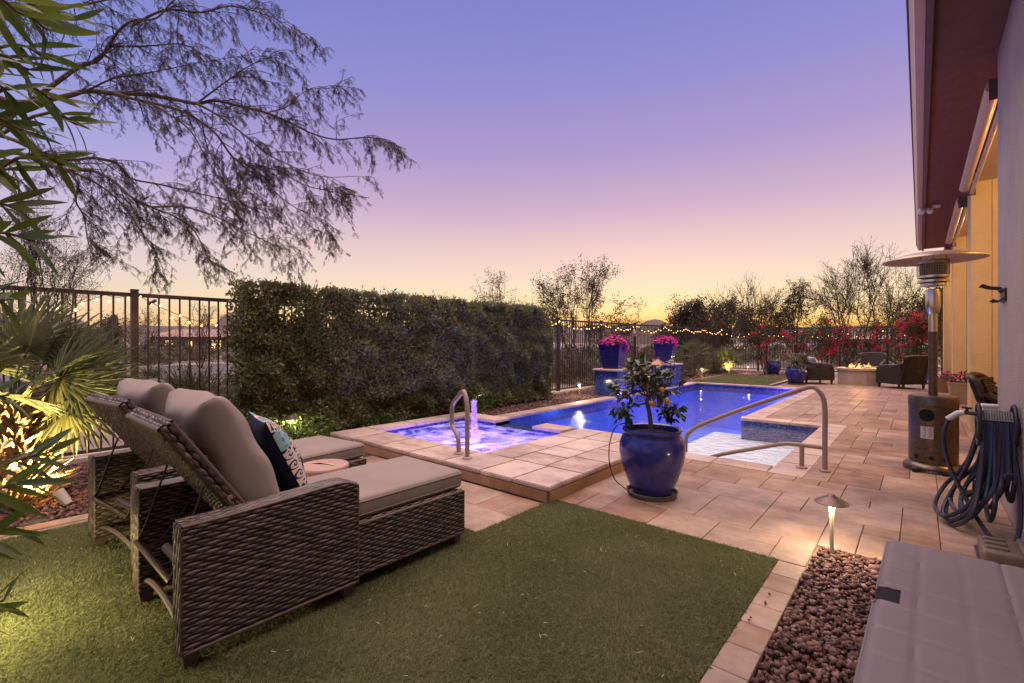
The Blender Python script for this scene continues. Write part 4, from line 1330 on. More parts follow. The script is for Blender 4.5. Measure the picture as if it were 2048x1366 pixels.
# ================================================================== WICKER
def weave(P, Wd, H, row, stake, seed=0, amp=None, top=None, bot=None, rad=None, lenf=1.86, twill=2):
    """woven strands on the surface P(u,v,n): dashes of half-round strand, offset row by row"""
    rg = np.random.default_rng(seed)
    rad = rad or row * .45
    amp = amp or row * .55
    rows = max(1, int(round(H / row))); row = H / rows
    us, vs = [], []
    for r_ in range(rows):
        v = (r_ + .5) * row
        off = (r_ % twill) * (2 * stake / twill) + rg.uniform(-.08, .08) * stake
        u = np.arange(-2 * stake + off, Wd + 2 * stake, 2 * stake)
        us.append(u); vs.append(np.full(len(u), v) + rg.normal(0, row * .05, len(u)))
    u = np.concatenate(us); v = np.concatenate(vs)
    keep = (u > -stake * .6) & (u < Wd + stake * .6)
    if top is not None: keep &= v < top(np.clip(u, 0, Wd)) - row * .35
    if bot is not None: keep &= v > bot(np.clip(u, 0, Wd)) + row * .35
    u, v = u[keep], v[keep]
    k = len(u)
    tt = np.linspace(-1, 1, 6); aa = np.radians([-80, -28, 28, 80])
    Ln = stake * lenf * rg.uniform(.92, 1.06, k) * .5 * 1.12
    U = u[:, None, None] + Ln[:, None, None] * tt[None, :, None] + 0 * aa[None, None, :]
    U = np.clip(U, -.004, Wd + .004)
    env = np.cos(tt * PI / 2 * .96)
    slope = rg.normal(0, row * .05, k)
    Vv = v[:, None, None] + rad * np.sin(aa)[None, None, :] * (.72 + .28 * env)[None, :, None] + slope[:, None, None] * tt[None, :, None]
    Nn = (amp * env[None, :, None] * rg.uniform(.8, 1.15, k)[:, None, None] + rad * np.cos(aa)[None, None, :] * .85 - rad * .55)
    XYZ = P(U.ravel(), Vv.ravel(), np.broadcast_to(Nn, U.shape).ravel())
    nt_, na = len(tt), len(aa)
    base = (np.arange(k) * nt_ * na)[:, None]
    q = np.array([[i * na + j, i * na + j + 1, (i + 1) * na + j + 1, (i + 1) * na + j] for i in range(nt_ - 1) for j in range(na - 1)])
    F = (base[:, :, None] + q[None]).reshape(-1, 4)
    return XYZ, F


def plane(O, U, V, Nn):
    O, U, V, Nn = (np.array(a, float) for a in (O, U, V, Nn))
    return lambda u, v, n_: O + u[:, None] * U + v[:, None] * V + n_[:, None] * Nn


def woven(name, parts, matl, parent, backing=None):
    V, F = cat_np(parts)
    o = link(name, np_mesh(name, V, F, matl, True), None, parent)
    if backing is not None:
        backing.build('backing', WICKER_D, o)
    return o


def arm_top(u):     # height profile of the arm along its length (rear to front)
    return .572 + .022 * np.clip((u - .12) / .5, 0, 1) ** 1.5 - .030 * np.clip((u - .66) / .10, 0, 1) ** 2


def make_lounger():
    root = empty('sun_lounger', (0, 0, 0))
    AL, AT, AX = .76, .095, .40
    for s in (-1, 1):
        xo = s * AX; xi = s * (AX - AT)
        z0 = .072
        parts = []
        topf = lambda u: arm_top(u) - z0
        parts.append(weave(plane((xo, 0, z0), (0, 1, 0), (0, 0, 1), (s, 0, 0)), AL, .53, .0160, .036, 1 if s > 0 else 2, top=topf, bot=lambda u: .012 * np.sin(u / AL * PI)))
        parts.append(weave(plane((xi, 0, z0), (0, 1, 0), (0, 0, 1), (-s, 0, 0)), AL, .53, .0165, .03, 3, top=topf))
        # top: strands running along the arm
        ptop = lambda u, v, n_, xo=xo, s=s: np.stack([xo - s * v, u, arm_top(np.clip(u, 0, AL)) + n_], 1)
        parts.append(weave(ptop, AL, AT, .0158, .046, 5, lenf=1.9, twill=2, rad=.0100))
        # rear and front edges: strands running down
        for yy, ny in ((0, -1), (AL, 1)):
            hh = float(arm_top(np.array([yy]))[0]) - z0
            parts.append(weave(plane((xo, yy, z0), (0, 0, 1), (-s, 0, 0), (0, ny, 0)), hh, AT, .0160, .05, 6 + ny, lenf=1.85, rad=.0100))
        # rounded corner strands
        for yy in (.0, AL):
            for xx in (xo, xi):
                mbz = MB().tube([(xx, yy, z0), (xx, yy, float(arm_top(np.array([yy]))[0]) - .002)], .0085, 6)
                parts.append((np.array(mbz.v), np.array([f for f in mbz.f if len(f) == 4])))
        for xx in (xo, xi):
            mbz = MB().tube([(xx, y, float(arm_top(np.array([y]))[0])) for y in np.linspace(0, AL, 14)], .0085, 6)
            parts.append((np.array(mbz.v), np.array([f for f in mbz.f if len(f) == 4])))
            mbz = MB().tube([(xx, y, z0) for y in np.linspace(0, AL, 6)], .009, 6)
            parts.append((np.array(mbz.v), np.array([f for f in mbz.f if len(f) == 4])))
        bk = MB()
        ys_ = np.linspace(.002, AL - .002, 16); zt = arm_top(ys_) - .004
        xa, xb = sorted((xo - s * .003, xi + s * .003))
        V = []
        for y, z in zip(ys_, zt): V += [(xa, y, z0 + .004), (xb, y, z0 + .004), (xb, y, z), (xa, y, z)]
        F = [(0, 3, 2, 1), (60, 61, 62, 63)]
        for i in range(15):
            for q in range(4): F.append((i * 4 + q, i * 4 + (q + 1) % 4, i * 4 + 4 + (q + 1) % 4, i * 4 + 4 + q))
        bk.add(V, F)
        woven('armrest', parts, WICKER, root, bk)
        for yy in (.035, AL - .04):
            lg = MB().frustum((0, 0), 0, .085, .022, .022, .034, .034)
            lg.build('leg', WICKER, root, loc=(s * (AX - .045), yy, 0))
    # seat box
    BX, B0, B1, BZ0, BZ1 = .345, .34, 1.55, .070, .335
    parts = []
    for s in (-1, 1):
        parts.append(weave(plane((s * BX, B0, BZ0), (0, 1, 0), (0, 0, 1), (s, 0, 0)), B1 - B0, BZ1 - BZ0, .0160, .036, 11 + s))
        parts.append(weave(plane((s * BX, B0, BZ1), (0, 1, 0), (-s, 0, 0), (0, 0, 1)), B1 - B0, .05, .0165, .045, 13 + s, lenf=1.9))
    parts.append(weave(plane((-BX, B1, BZ0), (1, 0, 0), (0, 0, 1), (0, 1, 0)), 2 * BX, BZ1 - BZ0, .0160, .036, 17))
    for s in (-1, 1):
        for zz in (BZ0, BZ1):
            mbz = MB().tube([(s * BX, y, zz) for y in (B0, B1)], .009, 6); parts.append((np.array(mbz.v), np.array([f for f in mbz.f if len(f) == 4])))
        mbz = MB().tube([(s * BX, B1, BZ0), (s * BX, B1, BZ1)], .009, 6); parts.append((np.array(mbz.v), np.array([f for f in mbz.f if len(f) == 4])))
    woven('seat_frame', parts, WICKER, root, MB().box(-BX + .004, BX - .004, B0, B1 - .004, BZ0 + .004, BZ1 - .004))
    for s in (-1, 1):
        MB().frustum((0, 0), 0, .08, .020, .020, .030, .030).build('leg', WICKER, root, loc=(s * (BX - .035), B1 - .04, 0))
    # reclined backrest
    p0 = np.array((0, .35, .36)); p1 = np.array((0, -.045, .945))
    up = (p1 - p0) / np.linalg.norm(p1 - p0); nb = np.array((0, -up[2], up[1]))     # outward (rear) normal
    nb = -nb if nb[1] > 0 else nb
    hw, th, BL_ = .285, .045, float(np.linalg.norm(p1 - p0))
    parts = [weave(plane(p0 + np.array((-hw, 0, 0)), (1, 0, 0), up, nb), 2 * hw, BL_, .0270, .022, 21, rad=.0135, amp=.012, lenf=1.9)]
    parts.append(weave(plane(p0 + np.array((-hw, 0, 0)) - nb * th, (1, 0, 0), up, -nb), 2 * hw, BL_, .0215, .03, 22, rad=.0125))
    for s in (-1, 1):
        parts.append(weave(plane(p0 + np.array((s * hw, 0, 0)) - nb * th, up, nb, (s, 0, 0)), BL_, th, .0180, .024, 23, lenf=1.9, rad=.011))
    parts.append(weave(plane(p1 + np.array((-hw, 0, 0)) - nb * th, (1, 0, 0), nb, up), 2 * hw, th, .0185, .028, 25, lenf=1.8, rad=.0125, amp=.012))
    for a, b_ in (((-hw, p0), (-hw, p1)), ((hw, p0), (hw, p1)), ((-hw, p1), (hw, p1))):
        for off in (0, th):
            q0 = np.array((a[0], 0, 0)) + a[1] - nb * off; q1 = np.array((b_[0], 0, 0)) + b_[1] - nb * off
            mbz = MB().tube([q0, q1], .012, 6); parts.append((np.array(mbz.v), np.array([f for f in mbz.f if len(f) == 4])))
    bk = MB().obox(p0 - nb * th / 2, p1 - nb * th / 2, 2 * hw - .01, th - .012, up=(1, 0, 0)) if False else MB()
    cs = []
    for q in (p0, p1):
        for xx in (-hw + .004, hw - .004):
            for off in (.005, th - .005): cs.append(q + np.array((xx, 0, 0)) - nb * off)
    bk.add(cs, [(0, 1, 3, 2), (4, 6, 7, 5), (0, 4, 5, 1), (2, 3, 7, 6), (0, 2, 6, 4), (1, 5, 7, 3)])
    woven('backrest', parts, WICKER, root, bk)
    # recline hardware at the rear
    MB().tube([(-.30, -.01, .325), (.285, -.01, .325)], .0135, 10).build('recline_bar', BRONZE, root, True)
    m = MB()
    pts = [(-.16 + .42 * i / 40, .075, .315) for i in range(41)]
    m.tube(pts, [.017 + .003 * (i % 2) for i in range(41)], 10)
    m.build('wrapped_bar', WICKER, root, True)
    for x in (-.285, .27):
        MB().tube(spline([(x, -.015, .325), (x - .005, .02, .40), (x, .07, .56), (x, .11, .68)], 5), .0055, 6).build('support_rod', BRONZE, root, True)
        MB().tube(spline([(x, -.015, .325), (x + .01, .04, .30), (x + .015, .10, .34), (x, .20, .46)], 5), .0075, 6).build('support_bracket', BRONZE, root, True)
    pts = spline([(-.32, .03, .115), (-.2, .03, .145), (0, .03, .155), (.2, .03, .13), (.32, .03, .075)], 14)
    MB().tube(pts, [.0125 + .0022 * (i % 2) for i in range(len(pts))], 8).build('stretcher', WICKER, root, True)
    MB().box(.14, .155, .06, .075, .15, .30).build('link_plate', BRONZE, root)
    MB().lathe([(.0, 0), (.012, .003), (.0, .006)], 10).build('bolt', CHROME, root, True, (.302, .20, .62), (0, R(90), 0))
    # seat cushion
    cu = rbox('seat_cushion', (.625, 1.19, .118), .03, CUSH, root, (0, .985, .337 + .064), seg=4)
    for z in (.368, .438):
        MB().tube([(-.303, .42, z), (-.314, 1.56, z)] if False else [(x, y, z) for x, y in ((-.298, .40), (-.3135, .43), (-.3135, 1.555), (-.30, 1.578), (.30, 1.578), (.3135, 1.555), (.3135, .43), (.298, .40))], .0032, 5).build('welt', CUSH, cu, True).location = (0, -.985, -.401)
    return root


def pillow_np(w, h, t, n=40, p=2.6, q=.55, pinch=.07, wr=.0, seed=0, ears=0.0, box=0.0):
    """soft pillow in the xz plane with its face towards +y; returns V,F (front and back)"""
    rg = np.random.default_rng(seed)
    u = np.linspace(-1, 1, n + 1); uu, vv = np.meshgrid(u, u, indexing='ij')
    prof = np.clip((1 - np.abs(uu) ** p) * (1 - np.abs(vv) ** p), 0, 1) ** q
    x = uu * w / 2 * (1 - pinch * (1 - vv ** 2)); z = vv * h / 2 * (1 - pinch * (1 - uu ** 2))
    cor = (np.abs(uu) * np.abs(vv)) ** 6
    x = x * (1 + ears * cor); z = z * (1 + ears * cor)
    wrk = np.zeros_like(uu)
    for k in range(7):
        a = rg.uniform(0, PI); f = rg.uniform(3, 13); ph = rg.uniform(0, 6)
        wrk += np.sin((uu * math.cos(a) + vv * math.sin(a)) * f + ph + 1.5 * np.sin(vv * 2 + k)) / f
    edge = np.clip(1 - prof, 0, 1) ** .7
    th = t / 2 * prof + wr * wrk * (.35 + edge) * prof ** .4
    th = th + box * (1 - .5 * (np.abs(uu) * np.abs(vv)) ** 8)
    Vf = np.stack([x, th, z], -1).reshape(-1, 3); Vb = np.stack([x, -th, z], -1).reshape(-1, 3)
    idx = np.arange((n + 1) ** 2).reshape(n + 1, n + 1)
    a, b_, c, d = idx[:-1, :-1].ravel(), idx[1:, :-1].ravel(), idx[1:, 1:].ravel(), idx[:-1, 1:].ravel()
    Ff = np.stack([a, d, c, b_], 1); Fb = np.stack([a, b_, c, d], 1)
    if box > 0:
        ring = np.concatenate([idx[:-1, 0], idx[-1, :-1], idx[:0:-1, -1], idx[0, :0:-1]])
        nx_ = np.roll(ring, -1); off = len(Vf)
        Fb = np.concatenate([Fb, np.stack([ring, nx_ , nx_ + off, ring + off], 1) - np.array([off, off, 0, 0])])
        Fb[-len(ring):, 2:] -= off
    return Vf, Ff, Vb, Fb


def soft(name, mats, parent, loc, rot, **kw):
    Vf, Ff, Vb, Fb = pillow_np(**kw)
    me = np_mesh(name, np.concatenate([Vf, Vb]), np.concatenate([Ff, Fb + len(Vf)]), mats, True)
    if isinstance(mats, (list, tuple)):
        me.polygons.foreach_set('material_index', [0] * len(Ff) + [1] * len(Fb))
    return link(name, me, None, parent, loc, rot)


L1 = make_lounger()
tag(L1, 'near brown wicker chaise lounge with navy patterned pillow on it', 'sun lounger', 'wicker chaise lounges on the turf')
LEAN = R(29)
bc = soft('back_cushion', CUSH, L1, (0, .275, .742), (R(25), 0, R(-2)), w=.58, h=.66, t=.17, p=2.8, q=.50, pinch=.05, wr=.034, seed=3, ears=.035, box=.045)
# piped seam of the box cushion
L2 = copy_tree(L1)
L1.location = (-2.58, .55, 0)
L2.location = (-3.60, .56, 0); L2.rotation_euler = (0, 0, R(7))
L2['label'] = 'far brown wicker chaise lounge nearer the fence without a pillow'

# throw pillow
TP = bpy.data.materials.new('suzani_print'); TP.use_nodes = True
t = TP.node_tree; n = t.nodes; l = t.links.new
b = n['Principled BSDF']; b.inputs['Roughness'].default_value = .85; b.inputs['Specular IOR Level'].default_value = .2
NAVY = (.010, .011, .030, 1); CREAM = (.46, .38, .32, 1); TEAL = (.17, .30, .30, 1); BLUE = (.03, .09, .19, 1)
co = n.new('ShaderNodeTexCoord'); sp = n.new('ShaderNodeSeparateXYZ'); l(co.outputs['Object'], sp.inputs[0])


def mth(op, a, b_=None, c=None):
    m = n.new('ShaderNodeMath'); m.operation = op
    for i, v in enumerate((a, b_, c)):
        if v is None: continue
        if isinstance(v, (int, float)): m.inputs[i].default_value = v
        else: l(v, m.inputs[i])
    return m.outputs[0]


def mixc(f, a, b_):
    m = n.new('ShaderNodeMix'); m.data_type = 'RGBA'; l(f, m.inputs[0])
    for i, v in ((6, a), (7, b_)):
        if isinstance(v, tuple): m.inputs[i].default_value = v
        else: l(v, m.inputs[i])
    return m.outputs[2]


def circ(x, z, r):
    dx = mth('SUBTRACT', sp.outputs['X'], x); dz = mth('SUBTRACT', sp.outputs['Z'], z)
    return mth('SQRT', mth('ADD', mth('MULTIPLY', dx, dx), mth('MULTIPLY', dz, dz)))


def step(a, b_):  # a<b
    return mth('LESS_THAN', a, b_)


# scroll field: spirals on a grid of cells
def cellc(v, s): return mth('SUBTRACT', mth('FRACT', mth('MULTIPLY', v, s)), .5)


cx_ = cellc(sp.outputs['X'], 17.0); cz_ = cellc(sp.outputs['Z'], 17.0)
rr = mth('SQRT', mth('ADD', mth('MULTIPLY', cx_, cx_), mth('MULTIPLY', cz_, cz_)))
an = mth('ARCTAN2', cz_, cx_)
spir = mth('SINE', mth('ADD', mth('MULTIPLY', rr, 21.0), an))
scroll = step(spir, .15)
base = mixc(scroll, NAVY, CREAM)
inr = step(rr, .44)
base = mixc(inr, CREAM, base)
# navy fields between motifs
nzt = n.new('ShaderNodeTexNoise'); nzt.inputs['Scale'].default_value = 9; l(co.outputs['Object'], nzt.inputs['Vector'])
base = mixc(step(nzt.outputs['Fac'], .43), base, NAVY)
for (x, z, r_) in ((.20, .12, .062), (.0, .19, .07), (.215, -.21, .06), (-.16, -.02, .075), (.03, -.10, .045), (-.2, .2, .06)):
    d = circ(x, z, r_)
    ang = mth('ARCTAN2', mth('SUBTRACT', sp.outputs['Z'], z), mth('SUBTRACT', sp.outputs['X'], x))
    sc = mth('ADD', mth('MULTIPLY', mth('SINE', mth('MULTIPLY', ang, 14.0)), .012), r_ * 1.32)
    base = mixc(step(d, sc), base, CREAM)
    sc2 = mth('ADD', mth('MULTIPLY', mth('SINE', mth('MULTIPLY', ang, 14.0)), .008), r_ * 1.06)
    base = mixc(step(d, sc2), base, NAVY)
    base = mixc(step(d, r_ * .93), base, TEAL)
    # small twig marks
    px_ = cellc(sp.outputs['X'], 22.0); pz_ = cellc(sp.outputs['Z'], 22.0)
    ax_ = mth('ABSOLUTE', px_); az_ = mth('ABSOLUTE', pz_)
    tw = mth('MINIMUM', mth('MINIMUM', ax_, mth('ABSOLUTE', mth('SUBTRACT', mth('ABSOLUTE', mth('SUBTRACT', pz_, mth('MULTIPLY', ax_, .6))), .13))), 1.0)
    tmask_ = mth('MULTIPLY', step(tw, .06), mth('MULTIPLY', step(mth('MAXIMUM', mth('MULTIPLY', ax_, 1.4), az_), .33), step(d, r_ * .75)))
    base = mixc(tmask_, base, BLUE)
l(base, b.inputs['Base Color'])
NAVYM = mat('navy_canvas', [(.008, .009, .024), (.013, .014, .034)], rough=.85, scale=8, bump=.2, bscale=300, spec=.2, bdist=.002)
tp = soft('throw_pillow', [TP, NAVYM], None, (-2.68, 1.12, .675), (R(25), 0, R(-11)), w=.49, h=.49, t=.19, p=2.4, q=.6, pinch=.08, wr=.008, seed=9, ears=.03)
tag(tp, 'navy throw pillow with teal and cream scroll print on the near lounger', 'pillow')

# side table: drum stool
ST = empty('side_table', (-3.21, 1.66, 0), R(25)); tag(ST, 'round pinkish ceramic drum side table between the two loungers', 'side table')
TERRA = mat('stool_ceramic', [(.33, .20, .16), (.41, .26, .21)], rough=.5, scale=5)
MB().lathe([(.14, 0), (.15, .01), (.185, .14), (.19, .22), (.175, .34), (.165, .385), (.172, .405), (.172, .415), (.165, .424), (.0, .426)], 48, cap1=False).build('drum', TERRA, ST, True)
MB().add([(r_ * math.cos(a), r_ * math.sin(a) * w + o_, .4275) for r_, w, o_ in ((.10, .30, .0),) for a in np.linspace(0, PI, 20)] + [(.10, -.006, .4275), (-.10, -.006, .4275)], [tuple(range(22))]).build('handle_slot', mat('slot_lit', [(.42, .34, .22)], rough=.7), ST)

# ================================================================== LEMON TREE IN THE BIG BLUE POT
def pot_profile(r, h):
    return [(r * .58, 0), (r * .62, .02 * h), (r * .78, .22 * h), (r * .93, .45 * h), (r * 1.0, .64 * h), (r * .985, .76 * h), (r * .90, .87 * h), (r * .845, .905 * h),
            (r * .845, .925 * h), (r * .90, .94 * h), (r * .905, .97 * h), (r * .87, 1.0 * h), (r * .80, .985 * h), (r * .78, .90 * h), (r * .0, .895 * h)]


def glazed_pot(x, y, r, h, label, group=None, z=0.0, saucer=True, n_=64):
    e = empty('glazed_pot', (x, y, z)); tag(e, label, 'pot', group)
    zz = .035 if saucer else 0
    prof = [(a, b_ + zz) for a, b_ in pot_profile(r, h)]
    MB().lathe(prof[:-1], n_, cap1=False).build('pot_body', BLUE_GLAZE, e, True, ang=60)
    MB().lathe([(r * .79, h * .90 + zz), (r * .5, h * .915 + zz), (0, h * .92 + zz)], 24, cap0=False, cap1=False).build('soil', POT_SOIL, e)
    if saucer:
        MB().lathe([(r * .62, .0), (r * .72, .004), (r * .76, .03), (r * .78, .045), (r * .73, .045), (r * .70, .02), (0, .018)], 40, cap0=True, cap1=False).build('saucer', mat('saucer_clay', [(.09, .055, .04), (.16, .11, .08)], rough=.85, scale=14) if 'saucer_clay' not in bpy.data.materials else bpy.data.materials['saucer_clay'], e, True)
    return e


PT = (-1.72, 3.80)
glazed_pot(PT[0], PT[1], .272, .535, 'largest cobalt glazed pot holding the lemon tree on a clay saucer')
tb = empty('drip_tube', (PT[0], PT[1], 0)); tag(tb, 'thin black drip tube arching from the lemon pot down to the saucer', 'drip tube')
MB().tube(spline([(-.12, -.02, .54), (-.2, -.06, .59), (-.29, -.10, .55), (-.335, -.12, .40), (-.33, -.13, .24), (-.28, -.14, .12), (-.20, -.15, .07), (-.05, -.245, .055), (.08, -.255, .05), (.2, -.15, .052), (.225, -.06, .055)], 8), .005, 6).build('tube', BLACK, tb, True)

LT = empty('lemon_tree', (PT[0], PT[1], .515)); tag(LT, 'small lemon tree with glossy leaves and three orange lemons', 'tree')
rg = random.Random(12)
m = MB()
trunk = spline([(0, 0, 0), (-.012, .0, .10), (-.03, .01, .19), (-.045, .0, .27), (-.035, .01, .32)], 6)
m.tube(trunk, [.022 - .007 * i / (len(trunk) - 1) for i in range(len(trunk))], 10)
ends = []


def twig(p, d, ln, r_, lvl):
    pts = [p]; q = p.copy(); d = d.normalized()
    for i in range(5):
        d = (d + Vector((rg.uniform(-.25, .25), rg.uniform(-.25, .25), rg.uniform(-.2, .16)))).normalized()
        q = q + d * ln / 5
        pts.append(q.copy())
        if i >= 1 or lvl > 0: ends.append((q.copy(), d.copy(), lvl))
    m.tube(pts, [r_ * (1 - .6 * i / 5) for i in range(6)], 6)
    if lvl < 2:
        for k in range(3):
            i = rg.randint(2, 5)
            dd = (d + Vector((rg.uniform(-1, 1), rg.uniform(-1, 1), rg.uniform(-.5, .6)))).normalized()
            twig(pts[i], dd, ln * rg.uniform(.45, .7), r_ * .55, lvl + 1)


for k, (dx, dy, dz, ln) in enumerate([(.75, .75, .15, .34), (-.75, -.55, .35, .32), (.15, -.3, 1, .26), (-.6, .55, .6, .28), (.7, -.2, .6, .3), (-.2, .7, .8, .26), (.5, .6, .85, .28), (-.8, -.2, -.05, .26), (.5, .45, -.1, .26), (-.3, -.4, 1, .26)]):
    twig(Vector(trunk[-1 - (k % 9)]), Vector((dx, dy, dz)), ln * .78, .009, 0)
m.build('trunk', BARK, LT, True)
LEMLEAF = mat('lemon_leaf', [(.014, .030, .008), (.024, .048, .012), (.045, .075, .02), (.09, .12, .03)], rough=.28, scale=4, obj=.6, transl=.18, spec=.6)
lv, lf = leaves_np(np.zeros((1, 3)), np.array([[1., 0, 0]]), np.array([[0, 0, 1.]]), .074, .041, .22, .25)
LL = np_mesh('leaf', lv, lf, LEMLEAF, True)
for i in range(420):
    p, d, lvl = ends[rg.randrange(len(ends))]
    q = p + Vector((rg.uniform(-1, 1), rg.uniform(-1, 1), rg.uniform(-1, 1))) * .028
    dd = (d * .5 + Vector((rg.uniform(-1, 1), rg.uniform(-1, 1), rg.uniform(-.9, .5)))).normalized()
    rot = dd.to_track_quat('X', 'Z').to_euler()
    s_ = rg.uniform(.65, 1.2)
    link('leaf', LL, None, LT, q, (rot.x + rg.uniform(-.8, .8), rot.y, rot.z), (s_, s_ * rg.uniform(.8, 1.2), s_))
LEMON = mat('lemon_rind', [(.62, .24, .015), (.75, .36, .03)], rough=.45, scale=12, bump=.2, bscale=120, bdist=.002)
for (q, s_) in (((.035, -.055, .27), .9), ((.115, .045, .285), .85), ((.085, .0, .38), .8)):
    MB().lathe([(.0, -.040), (.009, -.036), (.024, -.022), (.030, 0), (.026, .018), (.012, .032), (.0, .036)], 16).build('lemon', LEMON, LT, True, Vector(q), (rg.uniform(-.4, .4), rg.uniform(-.4, .4), 0)).scale = (s_,) * 3

# ================================================================== FIRE PIT, CLUB CHAIRS, FAR POTS
FPX, FPY = -1.40, 17.75
fp = empty('fire_pit', (FPX, FPY, 0), R(22.5)); tag(fp, 'octagonal stucco fire pit with a stone rim and burning flames', 'fire pit')
FPS = mat('fire_pit_stucco', [(.42, .33, .24), (.50, .40, .30)], rough=.85, scale=4, bump=.3, bscale=60)
MB().lathe([(.56, -.01), (.56, .44)], 8, cap1=False).build('base', FPS, fp)
MB().lathe([(.60, .44), (.60, .50), (.40, .50), (.40, .44)], 8, cap0=False, cap1=False).build('rim', CAPM, fp)
MB().lathe([(.41, .46), (.0, .47)], 16, cap0=False, cap1=False).build('burner_pan', VOID, fp)
rs = np.random.default_rng(8)
bmx = bmesh.new(); bmesh.ops.create_icosphere(bmx, subdivisions=1, radius=.045); lm = bpy.data.meshes.new('lava_rock'); bmx.to_mesh(lm); bmx.free(); lm.materials.append(mat('lava_rock', [(.02, .014, .012), (.05, .035, .03)], rough=.95))
for i in range(40):
    a = rs.uniform(0, 6.28); r_ = .36 * math.sqrt(rs.uniform())
    link('lava_rock', lm, None, fp, (r_ * math.cos(a), r_ * math.sin(a), .48 + rs.uniform(0, .02)), tuple(rs.uniform(0, 3, 3)), tuple(rs.uniform(.6, 1.2, 3)))
FLAME = bpy.data.materials.new('flame'); FLAME.use_nodes = True
t = FLAME.node_tree; n = t.nodes; l = t.links.new
n.remove(n['Principled BSDF'])
em = n.new('ShaderNodeEmission'); em.inputs[1].default_value = 1.6
co = n.new('ShaderNodeTexCoord'); sp = n.new('ShaderNodeSeparateXYZ'); l(co.outputs['Object'], sp.inputs[0])
rp = ramp(n, [(0, (1, .75, .35, 1)), (.35, (1, .42, .10, 1)), (1, (1, .16, .02, 1))], 'LINEAR')
mrr = n.new('ShaderNodeMapRange'); mrr.inputs['From Max'].default_value = .24; l(sp.outputs['Z'], mrr.inputs[0]); l(mrr.outputs[0], rp.inputs[0]); l(rp.outputs[0], em.inputs[0])
l(em.outputs[0], n['Material Output'].inputs['Surface'])
for i in range(10):
    a = rs.uniform(0, 6.28); r_ = .28 * math.sqrt(rs.uniform()); h = rs.uniform(.07, .19)
    ph = rs.uniform(0, 6)
    pts = [(math.sin(ph + k * .9) * .022 * k / 3, math.cos(ph + k * 1.1) * .022 * k / 3, h * k / 6) for k in range(7)]
    MB().tube(pts, [.022, .034, .030, .022, .014, .007, .001], 8).build('flame', FLAME, fp, True, (r_ * math.cos(a), r_ * math.sin(a), .49))
light('fire_glow', 'POINT', (FPX, FPY, .68), 36, (1, .42, .12), .15)
link('fire_pit_cap', bpy.data.meshes.new('x'), None) if False else None


def club_chair(x, y, rz, label, cushion=None):
    e = empty('club_chair', (x, y, 0), rz); tag(e, label, 'armchair', 'dark wicker club chairs round the fire pit')
    # +y is the way the chair faces
    parts = []
    def slab(P0, U, V, Nn, w, h, **k): parts.append(weave(plane(P0, U, V, Nn), w, h, .026, .03, len(parts), rad=.016, **k))
    bk = MB()
    # back: curved, raked shell
    def back(u, v, n_, off=0.0):
        a = (u - .38) / .38
        x_ = .37 * a; z = .12 + v * .98; y_ = -.36 - .22 * (v / .76) + .10 * a * a + 0
        return np.stack([x_, y_ - n_ - off, z], 1)
    parts.append(weave(back, .76, .76, .028, .032, 3, rad=.017))
    parts.append(weave(lambda u, v, n_: back(u, v, -n_, -.05), .76, .76, .028, .032, 4, rad=.017))
    for s in (-1, 1):
        armc = lambda u, v, n_, s=s: np.stack([s * (.36 + n_ + .015 * np.sin(u * 4)), -.36 + u, .12 + v], 1)
        tp_ = lambda u: .50 - .06 * (u / .72) ** 2
        parts.append(weave(armc, .72, .52, .028, .032, 6 + s, rad=.017, top=tp_))
        parts.append(weave(lambda u, v, n_, s=s: np.stack([s * (.29 - n_), -.36 + u, .12 + v], 1), .72, .52, .028, .032, 8 + s, rad=.017, top=tp_))
        bk2 = MB().box(*(sorted((s * .355, s * .295))), -.36, .355, .125, .56)
        arm = MB().tube(spline([(s * .33, -.42, .70), (s * .335, -.25, .635), (s * .335, 0, .615), (s * .335, .25, .59), (s * .335, .345, .54), (s * .335, .37, .46), (s * .335, .37, .12)], 6), .045, 8)
        arm.build('arm_roll', FAR_WICKER, e, True)
        bk.box(*(sorted((s * .352, s * .298))), -.355, .35, .13, .58)
        MB().frustum((0, 0), 0, .14, .018, .018, .028, .028).build('leg', FAR_WICKER, e, loc=(s * .32, .34, 0))
        MB().frustum((0, 0), 0, .14, .018, .018, .028, .028).build('leg', FAR_WICKER, e, loc=(s * .31, -.38, 0))
    parts.append(weave(plane((-.30, .36, .12), (1, 0, 0), (0, 0, 1), (0, 1, 0)), .60, .24, .028, .032, 12, rad=.017))
    V, F = cat_np(parts)
    o = link('wicker_shell', np_mesh('wicker_shell', V, F, FAR_WICKER, True), None, e)
    bk.box(-.30, .30, -.36, .355, .13, .35)
    bk.add([(-.36, -.30, .13), (.36, -.30, .13), (.37, -.50, .86), (-.37, -.50, .86), (-.36, -.345, .13), (.36, -.345, .13), (.37, -.545, .86), (-.37, -.545, .86)],
           [(0, 1, 2, 3), (7, 6, 5, 4), (0, 4, 5, 1), (1, 5, 6, 2), (2, 6, 7, 3), (3, 7, 4, 0)])
    bk.build('backing', WICKER_D, o)
    MB().tube(spline([(-.35, -.43, .68), (-.36, -.47, .83), (-.30, -.53, .885), (0, -.57, .90), (.30, -.53, .885), (.36, -.47, .83), (.35, -.43, .68)], 6), .035, 8).build('top_roll', FAR_WICKER, e, True)
    rbox('seat_cushion', (.58, .66, .12), .035, CUSH_D, e, (0, .03, .42))
    return e


